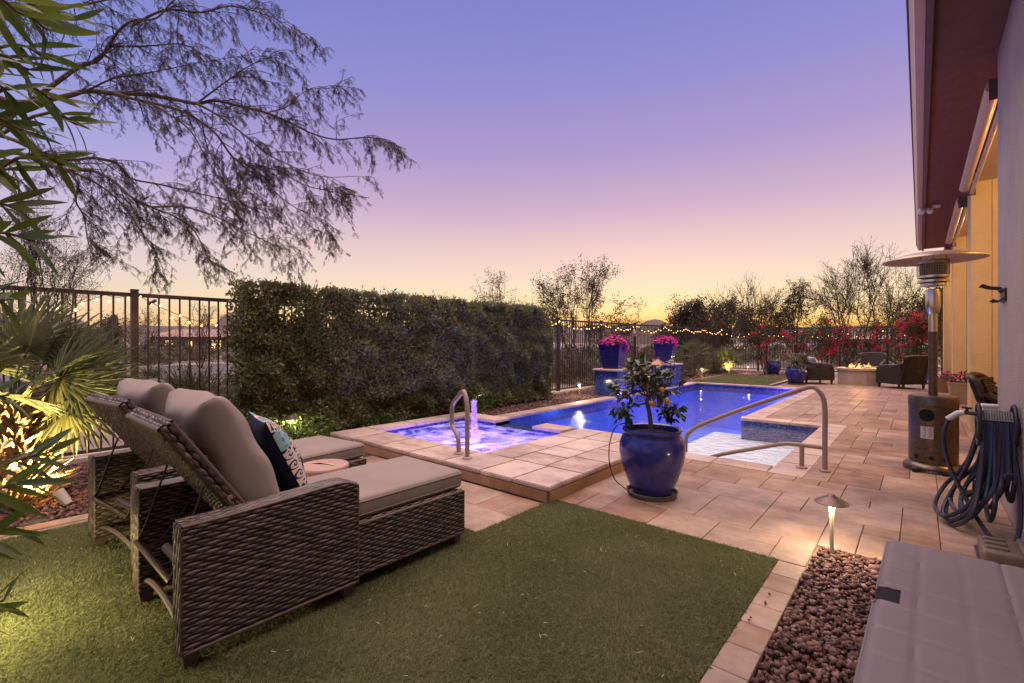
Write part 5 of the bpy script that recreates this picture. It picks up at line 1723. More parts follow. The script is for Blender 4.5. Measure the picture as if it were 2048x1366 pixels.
CUSH_D = mat('cushion_brown', [(.12, .085, .065), (.16, .115, .09)], rough=.9, scale=5)
club_chair(-2.50, 17.30, R(-55), 'dark wicker club chair with a pale pillow left of the fire pit')
club_chair(-.42, 17.15, R(48), 'dark wicker club chair seen from behind right of the fire pit')
club_chair(-1.25, 19.55, R(175), 'dark wicker club chair facing the camera behind the fire pit flames')
PALE = mat('pale_print', [(.10, .12, .14), (.45, .42, .38), (.55, .5, .45)], rough=.9, scale=22)
o = soft('throw_pillow', PALE, None, (-2.52, 17.27, .66), (R(18), 0, R(-55)), w=.42, h=.36, t=.15, p=2.4, q=.6, n=16)
tag(o, 'pale patterned throw pillow on the left fire pit chair', 'pillow')
club_chair(1.02, 7.75, R(-100), 'dark wicker chair back peeking past the grey wall under the patio')

glazed_pot(-2.86, 16.55, .30, .50, 'round cobalt pot with spiky yucca beside the far end of the pool', 'cobalt pots by the far fence', n_=40)
glazed_pot(-4.35, 20.6, .30, .50, 'cobalt pot under red bougainvillea right of the second far path light', 'cobalt pots by the far fence', n_=32)
glazed_pot(-.05, 19.2, .34, .56, 'dark cobalt pot behind the right fire pit chair near the house', 'cobalt pots by the far fence', n_=32)
# square concrete planter by the posts
pb = empty('concrete_planter', (.66, 13.75, 0), R(4)); tag(pb, 'grey concrete box planter of pink flowers between the patio posts', 'planter')
MB().frustum((0, 0), 0, .40, .155, .155, .20, .20).frustum((0, 0), .40, .44, .21, .21, .21, .21).build('box_body', mat('cast_concrete', [(.26, .20, .16), (.33, .26, .21)], rough=.85, scale=5), pb)
MB().box(-.18, .18, -.18, .18, .435, .443).build('soil', POT_SOIL, pb)


def flower_clump(name, x, y, z, r, h, nl, nf, label, seed, petal, leaf, cat='flowers', group=None):
    rg = np.random.default_rng(seed)
    e = empty(name, (x, y, z)); tag(e, label, cat, group)
    P = rand_dirs(nl, rg); P[:, 2] = np.abs(P[:, 2]); P = P * np.array([r, r, h]) * rg.uniform(.3, 1, (nl, 1))
    V, F = leaves_np(P, P + rand_dirs(nl, rg) * r * .5, rand_dirs(nl, rg), rg.uniform(.04, .08, nl), rg.uniform(.015, .03, nl))
    o = link('foliage', np_mesh('foliage', V, F, leaf), None, e); o['kind'] = 'stuff'
    P = rand_dirs(nf, rg); P[:, 2] = np.abs(P[:, 2]); P = P * np.array([r, r, h]) * rg.uniform(.85, 1.05, (nf, 1))
    V, F = flower_disc(P, P + rand_dirs(nf, rg) * .1, rg.uniform(.018, .03, nf), rg)
    o = link('blossoms', np_mesh('blossoms', V, F, petal), None, e); o['kind'] = 'stuff'
    return e


flower_clump('geranium', .66, 13.75, .44, .24, .22, 160, 60, 'pink and red geraniums growing in the concrete box planter', 51, PETAL, LEAFG)
pb2 = empty('clay_planter', (.42, 16.3, 0)); tag(pb2, 'low clay pot of flowers in front of the farthest patio post', 'pot')
MB().lathe([(.13, 0), (.19, .3), (.205, .31), (.205, .35), (.18, .35), (.17, .3), (0, .3)], 24, cap1=False).build('pot_body', mat('terracotta', [(.25, .14, .09), (.32, .19, .13)], rough=.8), pb2, True)
flower_clump('geranium', .42, 16.3, .33, .24, .26, 140, 40, 'pink flowers in the low clay pot by the farthest patio post', 52, PETAL, LEAFG)
# ================================================================== HEDGE
HEDGE_LEAF = mat('hedge_leaf', [(.080, .092, .028), (.135, .148, .046), (.20, .20, .072), (.28, .22, .09)], rough=.42, scale=1.6, island=.62, transl=.3, spec=.45)
hd = empty('hedge', (-6.55, 5.5, 0)); tag(hd, 'long clipped dark green hedge of glossy small leaves along the fence', 'hedge')
rg = np.random.default_rng(17)
HY0, HY1, HX0, HX1, HT = -3.32, 3.15, -.26, .24, 2.04
k = 165000
x = np.where(rg.uniform(size=k) < .62, HX1 - np.abs(rg.normal(0, .075, k)), rg.uniform(HX0, HX1, k))
y = rg.uniform(HY0, HY1, k); z = rg.uniform(.06, HT, k)
# clumped front: shoots bulge and recede
bul = np.zeros(k)
for q in range(16):
    an_ = rg.uniform(0, PI); fq = rg.uniform(3, 19)
    bul += np.sin((y * math.cos(an_) + z * math.sin(an_)) * fq + rg.uniform(0, 6.28) + 1.4 * np.sin(y * rg.uniform(1, 3) + z * rg.uniform(-2, 2))) * .11 / fq ** .75
x = x + bul * (x > 0)
top = HT + .035 * np.sin(y * 6.3) + .03 * np.sin(y * 17.1 + 1) + .02 * np.sin(y * 41)
P = np.stack([x, y, z], 1)
# thinner band near the top lets the sky sparkle through
thin = np.exp(-((z - 1.68) / .20) ** 2) * (.55 + .45 * np.sin(y * 5.3 + z * 9)) * np.clip((1.3 - y) / 4.0 + .35, 0.15, 1)
gap = np.sin(y * 13.7 + 2 * np.sin(z * 8)) * np.sin(z * 15.3 + y * 4)
keep = (z < top) & (rg.uniform(size=k) > thin * .66) & ~((gap > .55) & (rg.uniform(size=k) < .6) & (z > 1.45))
P = P[keep]; k = len(P)
clu = np.zeros(k)
for q in range(10):
    an_ = rg.uniform(0, PI); fq = rg.uniform(6, 22)
    clu += .35 * np.sin((P[:, 1] * math.cos(an_) + P[:, 2] * math.sin(an_)) * fq + rg.uniform(0, 6.28) + 1.3 * np.sin(P[:, 1] * 2.3 + q))
P = P[rg.uniform(size=k) < .80 + .28 * clu]; k = len(P)
D = rand_dirs(k, rg) * .9 + np.array([.40, 0, .55])
V1 = leaves_np(P, D, rand_dirs(k, rg) + np.array([.8, 0, .5]), rg.uniform(.042, .080, k), rg.uniform(.020, .036, k), .2, .15)
# shoots standing up on the top edge
ks = 330
sy = rg.uniform(HY0, HY1, ks); sx_ = rg.uniform(HX0 + .05, HX1, ks); sh = rg.gamma(2.0, .030, ks)
Ps, Ds = [], []
for i in range(ks):
    for j in range(9):
        Ps.append((sx_[i] + rg.normal(0, .012), sy[i] + rg.normal(0, .012), HT - .03 + sh[i] * j / 8)); a = rg.uniform(0, 6.28)
        Ds.append((math.cos(a) * .8, math.sin(a) * .8, .8))
Ps = np.array(Ps); Ds = np.array(Ds)
V2 = leaves_np(Ps, Ds, rand_dirs(len(Ps), rg), rg.uniform(.03, .05, len(Ps)), rg.uniform(.013, .02, len(Ps)), .2, .1)
V, F = cat_np([V1, V2])
o = link('foliage', np_mesh('hedge_foliage', V, F, HEDGE_LEAF, False), None, hd); o['kind'] = 'stuff'
HBARK = mat('hedge_bark', [(.10, .055, .035), (.17, .10, .065)], rough=.85, scale=20)
rr_ = random.Random(3)
for i in range(9):
    y0 = HY0 + .3 + i * .735
    pts = [(.0 + rr_.uniform(-.03, .03), y0 + rr_.uniform(-.05, .05), z_) for z_ in (-.06, .25, .6, 1.0, 1.4, 1.8)]
    m = MB().tube(pts, [.026, .024, .021, .017, .012, .006], 8)
    for q in range(10):
        z_ = rr_.uniform(.4, 1.6); p = Vector((0, y0, z_))
        m.tube([p, p + Vector((rr_.uniform(-.1, .1), rr_.uniform(-.16, .16), .16)), p + Vector((rr_.uniform(-.15, .2), rr_.uniform(-.3, .3), .36))], [.008, .006, .003], 5)
    m.build('trunk', HBARK, hd, True)

# ground-cover shrubs lit by the path lights at the foot of the hedge
GLOSS = mat('groundcover_leaf', [(.05, .09, .015), (.09, .15, .03), (.14, .21, .05)], rough=.4, scale=5, island=.6, transl=.25, spec=.45)


def low_shrub(x, y, rx, ry, h, nl, label, seed, leaf, ll=(.05, .085), lw=(.018, .03), name='low_shrub', group='shrubs', stems=True, z=-.03):
    rg = np.random.default_rng(seed)
    e = empty(name, (x, y, z)); tag(e, label, 'shrub', group)
    P = rand_dirs(nl, rg); P[:, 2] = np.abs(P[:, 2])
    P = P * np.array([rx, ry, h]) * (rg.uniform(.15, 1, (nl, 1)) ** .5)
    lump = 1 + .25 * np.sin(P[:, :1] * 23 / max(rx, .3)) * np.sin(P[:, 1:2] * 19 / max(ry, .3))
    P = P * lump
    V, F = leaves_np(P, norm(P) * .7 + rand_dirs(nl, rg) * .7 + np.array([0, 0, .3]), rand_dirs(nl, rg) + np.array([0, 0, .8]), rg.uniform(*ll, nl), rg.uniform(*lw, nl))
    o = link('foliage', np_mesh('foliage', V, F, leaf), None, e); o['kind'] = 'stuff'
    if stems:
        m = MB()
        for i in range(14):
            q = P[rg.integers(nl)]
            m.tube([(q[0] * .1, q[1] * .1, 0), (q[0] * .5, q[1] * .5, q[2] * .6), tuple(q)], [.008, .005, .002], 5)
        m.build('stems', HBARK, e)
    return e


low_shrub(-6.15, 2.75, .40, .62, .32, 900, 'leafy green shrub glowing round the path light behind the far lounger', 61, GLOSS)
low_shrub(-6.30, 6.2, .28, .42, .34, 500, 'leafy green shrub glowing round the path light behind the grab rail', 62, GLOSS)
low_shrub(-6.25, 4.2, .22, .5, .16, 300, 'short green shrub at the hedge foot beside the spa coping', 63, GLOSS)

# ================================================================== DESERT SCRUB
SCRUB = [mat('scrub_grey', [(.13, .11, .075), (.19, .165, .12), (.25, .22, .165)], rough=.9, scale=.6, island=.6, transl=.15),
         mat('scrub_olive', [(.07, .068, .03), (.12, .112, .055), (.17, .155, .08)], rough=.9, scale=.6, island=.6, transl=.15),
         mat('scrub_brown', [(.11, .07, .048), (.17, .12, .085), (.23, .175, .13)], rough=.9, scale=.6, island=.6, transl=.15)]


def scrub_np(c, rx, h, nb_, nl, rg, w=.012, lsz=.05):
    """a rounded bush of many fine stems with small leaves"""
    d = rand_dirs(nb_, rg); d[:, 2] = np.abs(d[:, 2]) * 1.0 + .15; d = norm(d)
    ln = rg.uniform(.6, 1.0, nb_)[:, None] * np.array([rx, rx, h])
    B = np.array(c) + rg.normal(0, .12 * rx, (nb_, 3)) * np.array([1, 1, 0])
    st = leaves_np(B + d * ln * .15, d * ln, rand_dirs(nb_, rg), np.linalg.norm(d * ln, axis=1), w, 0, rg.uniform(-.1, .15, (nb_, 1)))
    t_ = rg.uniform(.35, 1.0, (nl, 1)) ** .6; i = rg.integers(0, nb_, nl)
    P = B[i] + d[i] * ln[i] * (.15 + t_) + rg.normal(0, .035 * rx + .01, (nl, 3))
    P[:, 2] = np.maximum(P[:, 2], c[2])
    lv_ = leaves_np(P, rand_dirs(nl, rg) + np.array([0, 0, .4]), rand_dirs(nl, rg), rg.uniform(.6, 1.3, nl) * lsz, rg.uniform(.35, .5, nl) * lsz, .2, .1)
    return cat_np([st, lv_])


def scrub_belt(name, spots, seed, mi):
    rg = np.random.default_rng(seed)
    parts = []
    for (x, y, rx, h) in spots:
        d = math.hypot(x, y)
        q = 130 if d < 24 else (70 if d < 45 else 36)
        parts.append(scrub_np((x, y, -.07), rx, h, q // 2, q * 3, rg, .010 + d * .0006, .05 + d * .0034))
    V, F = cat_np(parts)
    return tag(link(name, np_mesh(name, V, F, SCRUB[mi]), None), kind='stuff')


rr_ = random.Random(44)
for mi, (nm, cnt) in enumerate((('desert_scrub', 130), ('desert_scrub', 120), ('desert_scrub', 130))):
    spots = []
    while len(spots) < cnt:
        px = rr_.uniform(-120, 1980); d = rr_.choice([rr_.uniform(9, 20), rr_.uniform(18, 45), rr_.uniform(30, 75)])
        x, y = at(px, d)
        if x > -8.2 and y < 24.5: continue
        if -31 < x < -11.5 and -16 < y < 12: continue          # keep the road and verge open
        if px < 520 and d < 16: continue
        s_ = rr_.uniform(.55, 1.15)
        h = s_ * rr_.uniform(.7, 1.15) * (1.0 if d < 24 else 1.25)
        spots.append((x, y, s_ * 1.05, min(h, 1.25 if d < 24 else 1.55)))
    scrub_belt(nm, spots, 70 + mi, mi)


def bush(px, d, rx, h, label, seed, mi, nb_=220, nl=1500, lsz=.045, name='desert_bush', group='desert bushes beyond the fence'):
    x, y = at(px, d)
    V, F = scrub_np((0, 0, 0), rx, h, nb_, nl, np.random.default_rng(seed), .007, lsz)
    o = link(name, np_mesh(name, V, F, SCRUB[mi]), None, None, (x, y, -.07))
    return tag(o, label, 'bush', group)


bush(385, 9.8, .95, .95, 'round olive bush just beyond the pickets behind the lounger cushions', 81, 1, 420, 3600, .04)
bush(470, 8.9, .6, .75, 'pale dry bush at the hedge end beyond the pickets', 82, 0, 300, 2000, .035)
bush(1225, 13.6, 1.0, 1.05, 'silver grey bush behind the fence left of the near purple planter', 83, 0, 420, 3000, .05)
bush(1150, 15.5, .9, 1.2, 'brown twiggy bush behind the fence near the hedge end', 84, 2, 300, 1800, .05)
bush(300, 17.5, .55, .55, 'small dark agave like bush on the verge left of the brown post', 85, 1, 240, 500, .05)
bush(245, 15.0, .5, .45, 'low grey bush on the verge behind the palm fronds', 86, 0, 200, 700, .05)
bush(120, 10.0, .9, .9, 'greyish bush beyond the fence behind the near palm', 87, 0, 260, 1600, .045)
bush(500, 30, 1.6, 1.7, 'tall grey bush beyond the road beside the hedge', 88, 0, 240, 1500, .12)
bush(330, 34, 1.9, 1.9, 'wide olive bush beyond the road in front of the far house', 89, 1, 240, 1500, .13)

# shrubs inside the yard along the left fence, past the planters
for i, (x, y, rx, ry, h, lab, mi) in enumerate([(-6.35, 15.6, .55, .8, 1.15, 'big dark grey green shrub right of the far purple planter', 1), (-6.3, 17.6, .55, .9, 1.05, 'wide twiggy shrub by the fence behind the far path light', 0),
                                                (-6.3, 19.6, .5, .8, .95, 'low dark shrub left of the uplit far palm', 1), (-6.45, 12.0, .4, .7, .95, 'dark shrub behind the blue water wall between the planters', 1)]):
    V, F = scrub_np((0, 0, 0), 1, 1, 420, 2600, np.random.default_rng(90 + i), .007, .05)
    o = link('yard_shrub', np_mesh('yard_shrub', V * np.array([rx, ry, h]), F, SCRUB[mi]), None, None, (x, y, -.03))
    tag(o, lab, 'shrub', 'shrubs along the left fence')

# ================================================================== TREES
TREE_LEAF = [mat('mesquite_leaf', [(.035, .025, .010), (.065, .045, .016), (.10, .07, .025)], rough=.7, island=.6, transl=.3),
             mat('dark_tree_leaf', [(.020, .018, .008), (.04, .032, .014), (.06, .05, .02)], rough=.7, island=.6, transl=.2),
             mat('grey_tree_leaf', [(.06, .055, .035), (.10, .09, .06), (.14, .13, .09)], rough=.8, island=.6, transl=.2)]


def qpath(p, q, bend, n_=6):
    c = (p + q) / 2 + bend
    return [p * (1 - t_) ** 2 + c * 2 * t_ * (1 - t_) + q * t_ ** 2 for t_ in [i / n_ for i in range(n_ + 1)]]


def desert_tree(px, d, top_py, wpx, label, seed, n1=8, n2=7, n3=7, leaf=0, nleaf=2500, lsz=.07, sweep=.25, name='desert_tree', clump=.10, barkm=None, group='trees beyond the yard', base=.10, tw=.30, minr=.0075, side=0.0):
    """multi-stemmed desert tree: limbs, branches and twigs fill an uneven dome"""
    x, y = at(px, d)
    h = hz(top_py, d) + .07; hw = wpx / 2 * d / FOC
    rg = random.Random(seed); m = MB(); tips = []

    def dome(az, u, r_):
        # u 0..1 from low edge to top
        el = R(-8) + u * R(92)
        k = 1 + .16 * math.sin(az * 3 + seed) + .10 * math.sin(az * 5 + u * 7 + seed * 2)
        return Vector((math.cos(az) * math.cos(el) * hw * r_ * k + side * hw * u, math.sin(az) * math.cos(el) * hw * r_ * k, h * (.40 + .60 * math.sin(el) * r_ * min(1.05, .9 + .1 * k))))
    r0 = .0145 * h ** .7
    for i in range(n1):
        az = 2 * PI * i * .381966 + rg.uniform(-.3, .3); u = ((i * .618) % 1) * .9
        t1 = dome(az, u, .62)
        p = Vector((rg.uniform(-.08, .08), rg.uniform(-.08, .08), -.05))
        limb = qpath(p, t1, Vector((0, 0, -.05 * h)) + Vector((t1.x, t1.y, 0)) * .07 + Vector((rg.gauss(0, .05), rg.gauss(0, .05), 0)) * h, 9)
        limb = [q + Vector((rg.gauss(0, .012), rg.gauss(0, .012), rg.gauss(0, .01))) * h for q in limb]; limb[0] = p
        m.tube(limb, [r0 * (1 - .7 * k / 9) for k in range(10)], 6, cap=False)
        for j in range(n2):
            k = rg.randint(4, 9)
            t2 = dome(az + rg.gauss(0, .45), min(1, max(0, u + rg.gauss(.06, .22))), rg.uniform(.78, 1.0))
            br = qpath(limb[k], t2, Vector((rg.gauss(0, .04), rg.gauss(0, .04), rg.uniform(-.02, .05))) * h, 6)
            m.tube(br, [r0 * .36 * (1 - .65 * q / 6) for q in range(7)], 4, cap=False)
            for c in range(n3):
                k2 = rg.randint(2, 6)
                q = br[k2]; out = Vector((q.x, q.y, (q.z - h * .35) * 1.2))
                if out.length > 1e-6: out.normalize()
                dv = (out * .7 + Vector((rg.gauss(0, .55), rg.gauss(0, .55), rg.gauss(sweep, .45)))).normalized()
                ln = tw * h * rg.uniform(.35, 1.0) * .75
                pts = qpath(q, q + dv * ln, Vector((rg.gauss(0, .1), rg.gauss(0, .1), rg.gauss(-.05, .1))) * ln, 4)
                m.tube(pts, [max(minr * .6, minr * 1.3 * (1 - .6 * e_ / 4)) for e_ in range(5)], 3, cap=False)
                tips += pts[1:]
                if rg.random() < .7:
                    dv2 = (dv + Vector((rg.gauss(0, .6), rg.gauss(0, .6), rg.gauss(.05, .5)))).normalized()
                    pts2 = [pts[2], pts[2] + dv2 * ln * .3, pts[2] + dv2 * ln * .55]
                    m.tube(pts2, [minr * .7, minr * .6, minr * .5], 3, cap=False); tips += pts2[1:]
    e = empty(name, (x, y, -.07)); tag(e, label, 'tree', group)
    m.build('trunk', barkm or DARKBARK, e)
    rn = np.random.default_rng(seed)
    T = np.array([tuple(t_) for t_ in tips])
    i = rn.integers(0, len(T), nleaf)
    Pl = T[i] + rn.normal(0, clump, (nleaf, 3))
    Pl[:, 2] = np.maximum(Pl[:, 2], .1)
    V, F = leaves_np(Pl, rand_dirs(nleaf, rn) + np.array([0, 0, -.3]), rand_dirs(nleaf, rn), rn.uniform(.6, 1.4, nleaf) * lsz, rn.uniform(.25, .4, nleaf) * lsz, .1, .2)
    o = link('crown', np_mesh('crown', V, F, TREE_LEAF[leaf]), None, e); o['kind'] = 'stuff'
    return e


desert_tree(1160, 24, 532, 215, 'spreading mesquite silhouetted above the fence right of the hedge', 101, 8, 7, 7, 0, 8000, .11, .2, clump=.09, side=.06)
desert_tree(990, 32, 548, 110, 'thin wispy tree poking up behind the hedge', 102, 6, 5, 5, 0, 2600, .12, .4, clump=.08, minr=.009)
desert_tree(1385, 40, 606, 135, 'low dense dark tree behind the fence right of the far planter', 103, 8, 6, 5, 1, 11000, .20, .1, clump=.22, minr=.012)
desert_tree(1490, 31, 574, 165, 'bare palo verde with upswept branches above the far fence', 104, 8, 7, 9, 1, 1500, .11, .75, clump=.07, minr=.0115, tw=.36)
desert_tree(1590, 29, 576, 130, 'bushy desert tree between the bare palo verde and the tall tree', 105, 8, 7, 6, 0, 7000, .12, .2, clump=.10, minr=.009)
desert_tree(1722, 27, 508, 205, 'tall wide bare mesquite behind the fire pit', 106, 10, 9, 10, 0, 2600, .085, .35, clump=.06, minr=.010, tw=.24)
desert_tree(1808, 25, 545, 120, 'twiggy desert tree just left of the patio heater post', 107, 7, 7, 7, 0, 2600, .09, .3, clump=.07, minr=.0085)
desert_tree(1893, 30, 585, 120, 'dense dark evergreen tree behind the house gate', 108, 8, 7, 5, 1, 12000, .20, .1, clump=.25, minr=.012)
desert_tree(1452, 46, 600, 170, 'distant dark tree mass low behind the palo verde', 109, 8, 6, 5, 1, 8000, .24, .1, clump=.25, minr=.014)
desert_tree(50, 13, 455, 300, 'hazy grey mesquite beyond the fence behind the palm', 110, 9, 8, 8, 2, 13000, .05, .2, clump=.08, minr=.005)
desert_tree(400, 24, 604, 95, 'small bare tree by the road in front of the far house', 111, 5, 5, 5, 0, 500, .08, .5, clump=.05, minr=.007)
desert_tree(292, 30, 622, 95, 'pale thin tree beyond the road left of the brown post', 112, 6, 5, 5, 2, 1200, .11, .3, clump=.10, minr=.008)
desert_tree(200, 26, 640, 110, 'leafy low tree beyond the fence left of the tall cactus', 113, 7, 6, 5, 2, 4500, .12, .1, clump=.14, minr=.008)
desert_tree(480, 40, 640, 100, 'low tree beyond the road beside the far house roof', 114, 7, 6, 5, 1, 4000, .18, .1, clump=.18, minr=.012)

# saguaro
CACT = mat('cactus_skin', [(.035, .045, .022), (.06, .07, .035)], rough=.8, scale=6)
x, y = at(228, 28)
cc = empty('saguaro_cactus', (x, y, -.07)); tag(cc, 'tall slim saguaro cactus beyond the road left of the brown post', 'cactus')


def ribbed(mb, pts, r0, n=24):
    k = len(mb.v)
    rad = [r0 * (1 if i < len(pts) - 3 else (.9, .65, .15)[i - len(pts) + 3]) for i in range(len(pts))]
    mb.tube(pts, rad, n)
    for i in range(k, len(mb.v)):
        if (i - k) % 2:
            c = Vector(pts[min((i - k) // n, len(pts) - 1)]); v = Vector(mb.v[i]); mb.v[i] = tuple(c + (v - c) * .86)


m = MB(); ribbed(m, [(0, 0, z) for z in (0, .6, 1.2, 1.8, 2.35, 2.7, 2.85, 2.95, 3.0)], .20); m.build('trunk', CACT, cc)
m = MB(); ribbed(m, [(.18, 0, 1.2), (.42, 0, 1.22), (.5, 0, 1.4), (.5, 0, 1.8), (.5, 0, 2.0), (.5, 0, 2.07), (.5, 0, 2.12)], .13); m.build('arm', CACT, cc)

# far house beyond the road
x, y = at(415, 62)
hh = empty('distant_house', (x, y, -.07), R(62)); tag(hh, 'low distant house with pink tiled roof and lit windows beyond the road', 'house')
FW_ = mat('far_stucco', [(.13, .085, .06), (.17, .11, .08)], rough=.9, scale=1)
FR_ = mat('far_roof', [(.26, .15, .13), (.33, .20, .17)], rough=.8, scale=1)
MB().box(-5.5, 5.5, -2.5, 2.5, 0, 1.95).build('wall', FW_, hh)
MB().add([(-6.1, -3.1, 1.951), (6.1, -3.1, 1.951), (6.1, 3.1, 1.951), (-6.1, 3.1, 1.951), (-3.4, 0, 2.95), (3.4, 0, 2.95)], [(0, 1, 5, 4), (1, 2, 5), (2, 3, 4, 5), (3, 0, 4), (0, 3, 2, 1)]).build('roof', FR_, hh)
WIN = emit('window_glow', (1.0, .55, .18), 2.0)
for (xx, w, z0, z1) in ((-4, .8, .7, 1.5), (-1.5, .35, .8, 1.4), (1.0, 1.0, .5, 1.5), (3.9, .5, .7, 1.5)):
    MB().box(xx, xx + w, -2.53, -2.505, z0, z1).build('window', WIN, hh)
x, y = at(1720, 48)
h2 = empty('distant_house', (x, y, -.07), R(-10)); tag(h2, 'pale distant house front glimpsed through the far fence behind the bougainvillea', 'house')
MB().box(-3.2, 3.2, -2, 2, 0, 1.6).build('wall', mat('far_pale_wall', [(.26, .21, .18), (.32, .26, .22)], rough=.9), h2)
MB().add([(-3.6, -2.5, 1.601), (3.6, -2.5, 1.601), (3.6, 2.5, 1.601), (-3.6, 2.5, 1.601), (-1.5, 0, 2.1), (1.5, 0, 2.1)], [(0, 1, 5, 4), (1, 2, 5), (2, 3, 4, 5), (3, 0, 4), (0, 3, 2, 1)]).build('roof', FR_, h2)
for xx in (-2.4, -.8, .9): MB().box(xx, xx + .9, -2.03, -2.005, .5, 1.3).build('window', VOID, h2)

# ================================================================== BOUGAINVILLEA
BRACT = mat('bougainvillea_bract', [(.42, .008, .045), (.62, .015, .075), (.78, .05, .13)], rough=.6, scale=8, island=.7, transl=.3)
BOUG_LEAF = mat('bougainvillea_leaf', [(.03, .04, .012), (.06, .07, .022), (.10, .10, .035)], rough=.6, island=.6, transl=.25)


def bougainvillea(x, y, h, w, dens, label, seed):
    rg = np.random.default_rng(seed); r0 = random.Random(seed)
    e = empty('bougainvillea', (x, y, -.02)); tag(e, label, 'bougainvillea', 'red bougainvillea trained up the far fence')
    m = MB(); tips = []
    for i in range(9):
        a = r0.uniform(-1, 1)
        pts = [(0, 0, 0), (a * w * .2, r0.uniform(-.1, .1), h * .3), (a * w * .4, r0.uniform(-.12, .12), h * .65), (a * w * .5 + r0.uniform(-.1, .1), r0.uniform(-.15, .15), h * r0.uniform(.8, 1.05)), (a * w * .62, r0.uniform(-.2, .2), h * r0.uniform(.7, 1.0))]
        S = spline(pts, 4); m.tube(S, [.014 * (1 - .8 * j / len(S)) for j in range(len(S))], 5)
        tips += [tuple(q) for q in S[5:]]
    m.build('stems', DARKBARK, e)
    T = np.array(tips)
    k = int(1100 * dens)
    P = T[rg.integers(0, len(T), k)] + rg.normal(0, .14, (k, 3)) * np.array([1, .6, 1])
    V, F = leaves_np(P, rand_dirs(k, rg), rand_dirs(k, rg), rg.uniform(.04, .07, k), rg.uniform(.025, .04, k))
    o = link('foliage', np_mesh('foliage', V, F, BOUG_LEAF), None, e); o['kind'] = 'stuff'
    nc = int(14 * dens); C = T[rg.integers(0, len(T), nc)] + rg.normal(0, .12, (nc, 3)) * np.array([1, .7, 1])
    per = 34
    P = np.repeat(C, per, 0) + rg.normal(0, .055, (nc * per, 3))
    V, F = leaves_np(P, rand_dirs(nc * per, rg), rand_dirs(nc * per, rg), rg.uniform(.035, .06, nc * per), rg.uniform(.03, .045, nc * per), .3, .1)
    o = link('bracts', np_mesh('bracts', V, F, BRACT), None, e); o['kind'] = 'stuff'


for i, (px, d, h, w, dn, lab) in enumerate([
        (1530, 18.3, 1.75, 1.05, .9, 'sparse red bougainvillea above the cobalt pot by the far lawn'),
        (1592, 18.2, 1.85, .8, .9, 'red bougainvillea on the fence behind the spiky potted yucca'),
        (1655, 18.0, 1.85, 1.15, 1.3, 'red bougainvillea behind the left fire pit chair'),
        (1700, 17.9, 1.7, .7, .9, 'loose red bougainvillea behind the fire pit flames'),
        (1755, 17.5, 2.0, 1.0, 1.1, 'red bougainvillea climbing the fence between the fire pit and right chair'),
        (1838, 15.6, 2.05, 1.0, 2.6, 'dense crimson bougainvillea behind the patio heater post')]):
    x, y = at(px, d)
    bougainvillea(x, y, h, w, dn, lab, 120 + i)

# yucca in the pot
YUC = mat('yucca_leaf', [(.07, .085, .035), (.13, .14, .065), (.20, .19, .10)], rough=.5, island=.6, transl=.15)


def rosette(name, x, y, z, ln, nl, w, label, seed, leaf, cat='plant', droop=(.05, .5), stem=.1):
    rg = np.random.default_rng(seed)
    e = empty(name, (x, y, z)); tag(e, label, cat)
    VV = []; FF = []; b = 0
    for i in range(nl):
        a = rg.uniform(0, 2 * PI); el = math.asin(rg.uniform(-.05, .98)); L_ = ln * rg.uniform(.7, 1.05); dr = rg.uniform(*droop)
        d = np.array([math.cos(a) * math.cos(el), math.sin(a) * math.cos(el), math.sin(el)]); s = np.array([-math.sin(a), math.cos(a), 0])
        for j in range(6):
            t_ = j / 5; c = np.array([0, 0, stem]) + d * L_ * t_ - np.array([0, 0, 1]) * dr * L_ * t_ ** 2.2
            ww = w * (1 - t_ ** 1.8) + .0008
            VV += [c - s * ww / 2, c + s * ww / 2]
        FF += [(b + 2 * j, b + 2 * j + 1, b + 2 * j + 3, b + 2 * j + 2) for j in range(5)]; b += 12
    o = link('foliage', np_mesh('foliage', np.array(VV), np.array(FF), leaf), None, e); o['kind'] = 'stuff'
    MB().tube([(0, 0, -.05), (0, 0, stem)], [.035, .03], 8).build('trunk', BARK, e)
    return e


rosette('yucca', -2.86, 16.55, .50, .78, 150, .018, 'spiky thin leaved yucca in the round cobalt pot by the pool', 140, YUC)

# ================================================================== FAN PALMS
PALM = mat('palm_frond', [(.07, .085, .028), (.12, .13, .05), (.18, .18, .08)], rough=.5, scale=3, island=.5, obj=.3, transl=.45, spec=.4)


def fan_mesh(seed, nl=26, ln=.5, pet=.42):
    rg = np.random.default_rng(seed)
    VV = []; FF = []; b = 0
    for i in range(nl):
        a = R(-118) + R(236) * i / (nl - 1)
        L_ = ln * (1 - .22 * abs(a / R(118)) ** 2) * rg.uniform(.92, 1.05)
        d = np.array([math.cos(a), math.sin(a), 0]); s = np.array([-math.sin(a), math.cos(a), 0])
        dr = rg.uniform(.05, .22)
        fold = .5
        for j in range(6):
            t_ = j / 5
            c = np.array([pet, 0, 0]) + d * L_ * (.04 + .96 * t_) + np.array([0, 0, .10 * L_ * math.cos(a) * t_ - dr * L_ * t_ ** 2])
            ww = .026 * ln / .5 * math.sin(PI * min(1, .10 + t_ * .86)) ** .7 * (1 if t_ < .98 else .1)
            up = np.array([0, 0, 1]) * ww * fold
            VV += [c - s * ww / 2 + up, c, c + s * ww / 2 + up]
        for j in range(5):
            q = b + 3 * j
            FF += [(q, q + 1, q + 4, q + 3), (q + 1, q + 2, q + 5, q + 4)]
        b += 18
    # petiole
    mbz = MB().tube([(0, 0, 0), (pet * .5, 0, .015), (pet + .02, 0, .0)], [.012, .008, .006], 6, cap=False)
    V = np.concatenate([np.array(VV), np.array(mbz.v)]); F = np.concatenate([np.array(FF), np.array(mbz.f) + b])
    return np_mesh('frond', V, F, PALM)


